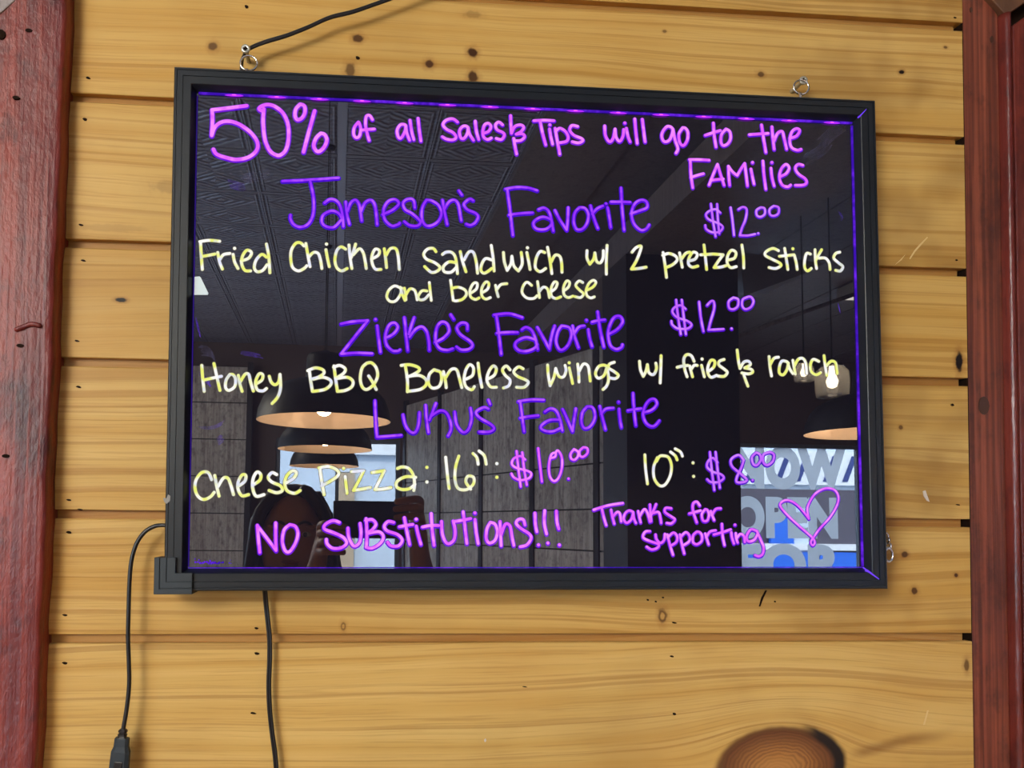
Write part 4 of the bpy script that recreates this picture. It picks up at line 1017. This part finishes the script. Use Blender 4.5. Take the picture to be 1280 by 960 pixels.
c2 = MB(); path = [(328, 722), (331, 738), (332.5, 755), (335, 778), (337, 800), (337, 825), (336, 855), (337, 885), (340, 915), (344, 945), (346, 975), (347, 1010), (345, 1100), (343, 1300), (346, 1600), (342, 2000), (345, 2480)]
for s in (-1, 1):
    c2.tube([p + Vector((s * .0011, 0, 0)) for p in vspline(wpts(path, [-.018, -.014] + [-.010] * 15), 8)], .0014, 10)
tag(c2.build('power_cable', M['cable'], smooth=True), 'black twin cable hanging from under the board, left of centre', 'cable')
c3 = MB(); path = [(301, 108), (301.5, 95), (302, 82), (303.5, 72), (308, 64), (316, 58.5), (333, 52), (358, 44.5), (385, 34), (412, 22), (440, 15), (465, 6.5), (486, -1), (520, -14), (600, -40), (700, -70), (860, -130), (980, -260), (1030, -480), (1040, -900), (1035, -1400), (1035, -1830)]
for s in (-1, 1):
    c3.tube([p + Vector((s * .0004, 0, s * .0010)) for p in vspline(wpts(path, [-.010, -.012, -.015] + [-.018] * 19), 8)], .0014, 10)
tag(c3.build('power_cable', M['cable'], smooth=True), 'black cable rising to the right from the board\'s top left screw', 'cable')
def screw(px, py, tip, label):
    c = onwall(px, py, tip); o = empty('wall_screw', (c.x, 0, c.z)); tag(o, label, 'screw')
    mb = MB()
    prof = [(.0001, 0), (.0016, 0), (.0018, -.0008), (.0042, -.001), (.0046, .0006), (.0040, .0022), (.0021, .0036)]
    n = 24
    vs = [(r * math.cos(2 * math.pi * k / n), tip + y, r * math.sin(2 * math.pi * k / n)) for r, y in prof for k in range(n)]
    mb.add(vs, [(i * n + k, i * n + (k + 1) % n, (i + 1) * n + (k + 1) % n, (i + 1) * n + k) for i in range(len(prof) - 1) for k in range(n)])
    h = mb.build('head', M['screwmetal'], o, smooth=True)
    mb = MB(); L, w = .0022, .0006
    mb.prism([(-w, -L), (w, -L), (w, -w), (L, -w), (L, w), (w, w), (w, L), (-w, L), (-w, w), (-L, w), (-L, -w), (-w, -w)], tip - .0012, tip + .0003)
    mb.build('cross_slot', M['hole'], h)
    mb = MB(); m = 40
    pts = [(0, tip + .003 + (0.012 - tip - .003) * k / m, 0) for k in range(m + 1)]
    mb.tube(pts, [.0019 + .0004 * (k % 2) for k in range(m + 1)], 12); mb.build('shank', M['screwmetal'], o, smooth=True)
screw(307, 61, -.024, 'pale wall screw at the board\'s top left holding a black cable')
screw(1004.3, 100.5, -.024, 'pale wall screw above the board\'s top right, inside a ring')

# ================================================================== things behind the viewer, seen mirrored in the board
def pendant(loc, label, group=None):
    o = empty('pendant_lamp', loc); tag(o, label, 'lamp', group)
    mb = MB()
    outer = [(.245, 0), (.239, .040), (.222, .082), (.194, .112), (.150, .136), (.100, .150), (.070, .156), (.066, .235), (.060, .247), (.022, .255), (.012, .262)]
    mb.lathe(outer + [(.006, .262)], n=56); mb.build('lamp_shade', M['shade'], o, smooth=True)
    mb = MB(); mb.lathe([(.245, 0), (.243, .001), (.237, .035), (.219, .073), (.187, .109), (.143, .134), (.05, .146), (.002, .146)], n=56)
    tag(mb.build('shade_lining', M['shade_in'], o, smooth=True), 'peach white inside of the shade')
    mb = MB(); mb.lathe([(.001, .084), (.016, .086), (.024, .098), (.022, .112), (.015, .124), (.014, .138), (.001, .139)], n=24); mb.build('bulb', M['bulb'], o, smooth=True)
    mb = MB(); mb.tube([(0, 0, .26), (0, 0, RZ - loc[2] - .02)], .0018, 8); mb.build('lamp_cord', M['cable'], o)
    mb = MB(); mb.lathe([(.001, RZ - loc[2] - .024), (.022, RZ - loc[2] - .02), (.028, RZ - loc[2] - .002), (.001, RZ - loc[2] - .002)], n=24); mb.build('ceiling_rose', M['shade'], o, smooth=True)
    ld = bpy.data.lights.new('pendant_light', 'POINT'); ld.energy = 17; ld.color = (1.0, .74, .5); ld.shadow_soft_size = .03
    l = bpy.data.objects.new('pendant_light', ld); COL.objects.link(l); l.parent = o; l.location = (0, 0, .05)
    return o
G = 'black pendant lamps mirrored in the board'
pendant((-.068, -2.3, 1.962), 'black pendant lamp mirrored at the board\'s left, nearest and largest of three', G)
pendant((-.082, -3.6, 1.975), 'black pendant lamp mirrored at the board\'s left, middle of three', G)
pendant((-.110, -5.2, 2.0), 'black pendant lamp mirrored at the board\'s left, farthest of three', G)
pendant((2.06, -2.3, 1.963), 'black pendant lamp mirrored at the board\'s right edge, peach inside showing', G)

def jar(loc, r, label):
    o = empty('jar_lamp', loc); tag(o, label, 'lamp', 'glass jar lamps mirrored at the right')
    mb = MB(); mb.lathe([(r * .55, r * .9), (r * .95, r * .5), (r, 0), (r * .95, -r * .9), (r * .9, -r * 1.05), (r * .85, -r * 1.05), (r * .9, -r * .88), (r * .94, 0), (r * .9, r * .48), (r * .5, r * .86)], n=36)
    mb.build('glass_jar', M['jar'], o, smooth=True)
    mb = MB(); mb.lathe([(.001, r * 1.3), (r * .3, r * 1.28), (r * .34, r * 1.0), (r * .6, r * .92), (r * .6, r * .84), (.001, r * .84)], n=24); mb.build('cap', M['shade'], o, smooth=True)
    mb = MB(); mb.lathe([(.001, -r * .55), (r * .26, -r * .45), (r * .36, -r * .1), (r * .2, r * .35), (r * .16, r * .84), (.001, r * .84)], n=24); mb.build('bulb', M['bulb_hot'], o, smooth=True)
    mb = MB(); mb.tube([(0, 0, r * 1.28), (0, 0, RZ - loc[2] - .02)], .004, 8); mb.build('lamp_cord', M['cable'], o)
    return o
jar((2.645, -3.5, 2.40), .088, 'clear glass jar lamp with a lit bulb, mirrored at the board\'s right, brighter one')
jar((2.485, -3.5, 2.44), .052, 'clear glass jar lamp mirrored just left of the brighter jar lamp')

for (x, y, z, w, lab) in ((-1.45, -2.5, 2.55, .43, 'square white light hanging on two rods, left of the board and out of the picture'), (1.75, -1.6, 3.5, .32, 'square white ceiling light right of the board, out of the picture'),
                          (-2.0, -5.6, 3.5, .32, 'square white ceiling light at the back left of the room'), (4.4, -5.4, 3.5, .32, 'square white ceiling light at the back right of the room')):
    o = empty('ceiling_light', (x, y, z)); tag(o, lab, 'ceiling light')  # added fixtures, unseen, housing the extra area lights
    mb = MB(); mb.box((-w, -w, .0), (w, w, .085)); mb.build('housing', M['whitemetal'], o, bevel=.006)
    mb = MB(); mb.box((-w + .03, -w + .03, -.012), (w - .03, w - .03, .0)); mb.build('diffuser', M['frosted'], o)
    if z < 3:
        for s in (-1, 1):
            mb = MB(); mb.tube([(s * .3, 0, .08), (s * .3, 0, RZ - z - .005)], .006, 10); mb.build('rod', M['whitemetal'], o)

# lettering stuck on the window, meant to be read from the street
dec = empty('window_lettering', (5.3, RYB - .045, 2.2))
tag(dec, 'grey vinyl opening sign stuck on the right window, mirrored in the board', 'window sign')
def row(text, x, z, size, sx):
    fc = bpy.data.curves.new('t', 'FONT'); fc.body = text; fc.size = size; fc.extrude = 0; fc.offset = size * .062; fc.space_character = 1.08
    t = bpy.data.objects.new('t', fc); COL.objects.link(t)
    dg = bpy.context.evaluated_depsgraph_get()
    me = bpy.data.meshes.new_from_object(t.evaluated_get(dg)); bpy.data.objects.remove(t)
    x0 = min(v.co.x for v in me.vertices)
    for v in me.vertices: v.co = Vector(((v.co.x - x0) * sx + x - 5.3, v.co.z, v.co.y + z - 2.2))
    o = bpy.data.objects.new('lettering_row', me); COL.objects.link(o); me.materials.clear(); me.materials.append(M['vinyl']); o.parent = dec
row('NOW', 4.60, 2.11, .62, .80)
row('OPEN', 4.56, 1.53, .60, .80)
row('FOR', 4.62, .98, .60, 1.06)

# street outside
st = slab('ground', (-14, -40, -.35), (20, RYB - .1, -.25), M['asphalt'])
def building(name, label):
    o = empty(name, (2, -17, -.25)); tag(o, label, 'building'); return o
def bpart(p, name, a, b, mat):
    mb = MB(); mb.box(a, b); o = mb.build(name, mat); o.parent = p; o.matrix_parent_inverse = Matrix.Translation(-p.location); return o
A = building('shop_building', 'pale shop front with blue trim across the street, mirrored lower right in the board')
bpart(A, 'wall', (5.0, -19, -.25), (16, -17, 3.75), M['facade'])
bpart(A, 'shop_window', (6.2, -17.02, .55), (12.5, -16.95, 2.5), M['darkglass'])
for x in (7.3, 8.3, 10.0, 11.5): bpart(A, 'pilaster', (x, -17.1, -.2), (x + .35, -16.9, 2.3), M['facade'])
bpart(A, 'sign_board', (7.6, -17.1, 2.6), (12.4, -16.9, 3.35), M['white'])
for x in (8.9, 9.6, 10.05, 10.7, 11.15):
    mb = MB(); mb.prism([(x, 2.68), (x + .12, 2.68), (x + .36, 3.25), (x + .24, 3.25)], -16.88, -16.9); o = mb.build('sign_stroke', M['navy']); o.parent = A; o.matrix_parent_inverse = Matrix.Translation(-A.location)
bpart(A, 'sill', (7.3, -17.1, 1.16), (12.5, -16.8, 1.30), M['white'])
bpart(A, 'blue_board', (7.3, -17.1, -.2), (12.5, -16.85, 1.12), M['blue'])
bpart(A, 'awning_post', (9.42, -16.9, 1.3), (9.95, -16.8, 1.95), M['blue'])
Bb = building('neighbour_building', 'pale sided building across the street, mirrored lower left in the board')
bpart(Bb, 'wall', (-8, -19, -.25), (-.05, -17, 3.75), M['facade'])
bpart(Bb, 'side_wall', (-.05, -19, -.25), (.35, -17, 2.7), M['tan'])
bpart(Bb, 'upper_wall', (-.05, -19, 2.72), (.35, -17.1, 3.75), M['facade'])
bpart(Bb, 'roof_band', (.35, -19, 3.1), (4.9, -17.05, 3.75), M['white'])
bpart(Bb, 'garage_wall', (.35, -19, -.25), (4.9, -17.2, 3.1), M['facade'])
sun = bpy.data.lights.new('sun', 'SUN'); sun.energy = 9; sun.angle = .02; sun.color = (1.0, .96, .9)
so_ = bpy.data.objects.new('sun', sun); COL.objects.link(so_); so_.rotation_euler = (math.radians(-48), 0, math.radians(8))

# ================================================================== the photographer
pr = empty('person', (-.115, -1.22, 0)); tag(pr, 'person with dark hair in a dark jacket raising a phone, mirrored at lower left', 'person')
PO = Vector(pr.location)
def skin(name, mat, chains, sub=2):
    """chains: lists of (x, y, z, radius); equal points are shared"""
    vs = []; rad = []; ed = []; idx = {}
    for ch in chains:
        prev = None
        for (x, y, z, r) in ch:
            key = (round(x, 4), round(y, 4), round(z, 4))
            if key not in idx: idx[key] = len(vs); vs.append((x - PO.x, y - PO.y, z)); rad.append(r)
            i = idx[key]
            if prev is not None and prev != i: ed.append((prev, i))
            prev = i
    me = bpy.data.meshes.new(name); me.from_pydata(vs, ed, [])
    o = bpy.data.objects.new(name, me); COL.objects.link(o); o.parent = pr
    md = o.modifiers.new('skin', 'SKIN'); md.use_smooth_shade = True
    for i, sv in enumerate(me.skin_vertices[0].data):
        r = rad[i]; sv.radius = r if isinstance(r, tuple) else (r, r); sv.use_root = (i == 0)
    s = o.modifiers.new('sub', 'SUBSURF'); s.levels = sub; s.render_levels = sub
    me.materials.append(mat); return o
cx = -.115
pel = (cx, -1.24, .92, .13); belly = (cx, -1.24, 1.05, .125); chest = (cx, -1.23, 1.24, .135); neckb = (cx, -1.23, 1.385, .06); neck = (cx, -1.215, 1.44, .052)
head1 = (cx, -1.195, 1.52, .072); head2 = (cx, -1.20, 1.585, .080)
WR = (.155, -.940, 1.515); WL = (-.058, -.950, 1.472)
def hand(w, dirx, phone_x, z0):
    """palm and five fingers closed on an end of the phone; dirx points from the phone's end outwards"""
    ch = []
    palm = (phone_x + dirx * .022, -.922, z0 + .035, .016)
    ch.append([(*w, .024), palm])
    for k, (dz, L) in enumerate(((.042, .92), (.026, 1.0), (.008, .95), (-.012, .8))):
        base = (phone_x + dirx * .026, -.902, z0 + .035 + dz, .0085)
        ch.append([palm, base, (phone_x + dirx * .014, -.877, z0 + .037 + dz, .008), (phone_x - dirx * .012 * L, -.8735, z0 + .036 + dz * .95, .0075), (phone_x - dirx * .034 * L, -.875, z0 + .034 + dz * .9, .0062)])
    ch.append([palm, (phone_x + dirx * .012, -.919, z0 + .062, .0105), (phone_x - dirx * .012, -.906, z0 + .068, .0095), (phone_x - dirx * .036, -.899, z0 + .062, .0078)])
    return ch
armR = [chest, (cx + .17, -1.23, 1.345, .055), (.225, -1.12, 1.20, .042), (.205, -1.02, 1.36, .034), (*WR, .024)]
armL = [chest, (cx - .17, -1.23, 1.345, .055), (-.30, -1.12, 1.14, .042), (-.19, -1.02, 1.32, .034), (*WL, .024)]
def leg(s): return [pel, (cx + s * .09, -1.24, .84, .085), (cx + s * .10, -1.225, .48, .056), (cx + s * .10, -1.25, .10, .036), (cx + s * .105, -1.23, .045, .034), (cx + s * .115, -1.11, .03, .026)]
skin('body', M['skin'], [[pel, belly, chest, neckb, neck, head1, head2], armR, armL, leg(1), leg(-1)] + hand(WR, 1, .128, 1.556) + hand(WL, -1, -.022, 1.505), 2)
skin('jacket', M['jacket'], [[(cx, -1.24, .86, .155), (cx, -1.24, 1.05, .150), (cx, -1.23, 1.24, .160), (cx, -1.232, 1.375, .085), (cx, -1.225, 1.42, .066)],
     [(cx, -1.23, 1.24, .160), (cx + .175, -1.23, 1.345, .075), (.225, -1.12, 1.20, .060), (.205, -1.02, 1.36, .052), (.172, -.965, 1.49, .044)],
     [(cx, -1.23, 1.24, .160), (cx - .175, -1.23, 1.345, .075), (-.30, -1.12, 1.14, .058), (-.19, -1.02, 1.32, .048), (-.066, -.958, 1.455, .040)]], 2)
skin('trousers', M['jeans'], [[(cx, -1.24, .93, .150), (cx, -1.24, .86, .140)]] + [[(cx, -1.24, .86, .140), (cx + s * .09, -1.24, .78, .098), (cx + s * .10, -1.225, .48, .072), (cx + s * .10, -1.25, .09, .056)] for s in (1, -1)], 2)
for s in (1, -1): skin('shoe', M['shoe'], [[(cx + s * .105, -1.27, .045, .045), (cx + s * .11, -1.19, .042, .045), (cx + s * .118, -1.07, .035, .036)]], 2)
def hpair(name, mat, fn):
    for s in (1, -1): hpart(name, mat, lambda m: fn(m, s))
def hpart(name, mat, fn, parent=None):
    mb = MB(); fn(mb); o = mb.build(name, mat, pr, smooth=True)
    o.matrix_parent_inverse = Matrix.Translation(-PO); return o
hpart('face', M['skin'], lambda m: (m.ball((cx, -1.195, 1.545), .1, (.76, .92, 1.14), 28, 20), m.ball((cx, -1.104, 1.532), .012, (.95, 1.0, .8), 14, 10), m.ball((cx, -1.112, 1.548), .010, (.7, 1.0, 2.2), 14, 10), m.ball((cx, -1.142, 1.462), .03, (1.2, .9, .8), 16, 10), m.ball((cx - .03, -1.128, 1.578), .02, (1.3, .6, .4), 14, 8), m.ball((cx + .03, -1.128, 1.578), .02, (1.3, .6, .4), 14, 8),
      m.ball((cx - .078, -1.2, 1.54), .026, (.35, .7, 1.1), 12, 8), m.ball((cx + .078, -1.2, 1.54), .026, (.35, .7, 1.1), 12, 8)))
hpair('eye', M['eyewhite'], lambda m, s: m.ball((cx + s * .031, -1.1145, 1.560), .011, (1.2, .6, .62), 14, 10))
hpair('iris', M['iris'], lambda m, s: m.ball((cx + s * .031, -1.1092, 1.560), .0050, (1, .4, 1), 12, 8))
hpart('mouth', M['lips'], lambda m: (m.ball((cx, -1.114, 1.499), .021, (1.0, .32, .20), 16, 8), m.ball((cx, -1.114, 1.492), .018, (1.0, .34, .26), 16, 8)))
hpair('eyebrow', M['hair'], lambda m, s: m.tube(spline([(cx + s * .014, -1.112, 1.582), (cx + s * .030, -1.110, 1.588), (cx + s * .048, -1.122, 1.580)], 4), [.002] + [.0035] * 6 + [.001, .001], 6))
def hairfn(m):
    m.ball((cx, -1.222, 1.572), .104, (.86, .90, 1.02), 28, 20)
    for i in range(26):
        a = math.pi * (1.06 + .88 * i / 25) if i < 26 else 0
        x = cx + .084 * math.cos(a); y = -1.215 + .085 * math.sin(a)
        dx = .03 * math.cos(a)
        m.tube(spline([(cx + .05 * math.cos(a), -1.21 + .05 * math.sin(a), 1.655), (x, y, 1.59), (x + dx * .3, y - .005, 1.50), (x + dx, y - .01, 1.40), (x + dx * .8, y - .005, 1.30)], 4), [.014] * 4 + [.02] * 6 + [.018] * 4 + [.012] * 2 + [.004], 7)
    for s in (1, -1):
        for k in range(4):
            m.tube(spline([(cx + s * .02, -1.16 + .004 * k, 1.668), (cx + s * .070, -1.135 - .015 * k, 1.61), (cx + s * .088, -1.15 - .012 * k, 1.52), (cx + s * .10, -1.16 - .012 * k, 1.42), (cx + s * .105, -1.15, 1.33)], 4), [.008] + [.015] * 12 + [.010] * 3 + [.003], 7)
hpart('hair', M['hair'], hairfn)

ph = empty('phone', (.053, -.8885, 1.593)); tag(ph, 'black phone held sideways by the person, mirrored at the board\'s bottom left', 'phone')
mb = MB(); mb.box((-.075, -.004, -.037), (.075, .004, .037)); mb.build('phone_body', M['phone'], ph, bevel=.003)
mb = MB(); mb.box((-.072, -.0044, -.034), (.072, -.0038, .034)); mb.build('screen', M['lens'], ph)
mb = MB(); n = 24
for (x, z) in ((-.053, .007), (-.053, .027)):
    for r0, y0, y1 in ((.0085, .0035, .0052),):
        mb.add([(x + r0 * math.cos(2 * math.pi * k / n), y, z + r0 * math.sin(2 * math.pi * k / n)) for y in (y0, y1) for k in range(n)],
               [(k, (k + 1) % n, n + (k + 1) % n, n + k) for k in range(n)] + [tuple(n + k for k in range(n))])
mb.build('camera_lens', M['lens'], ph)
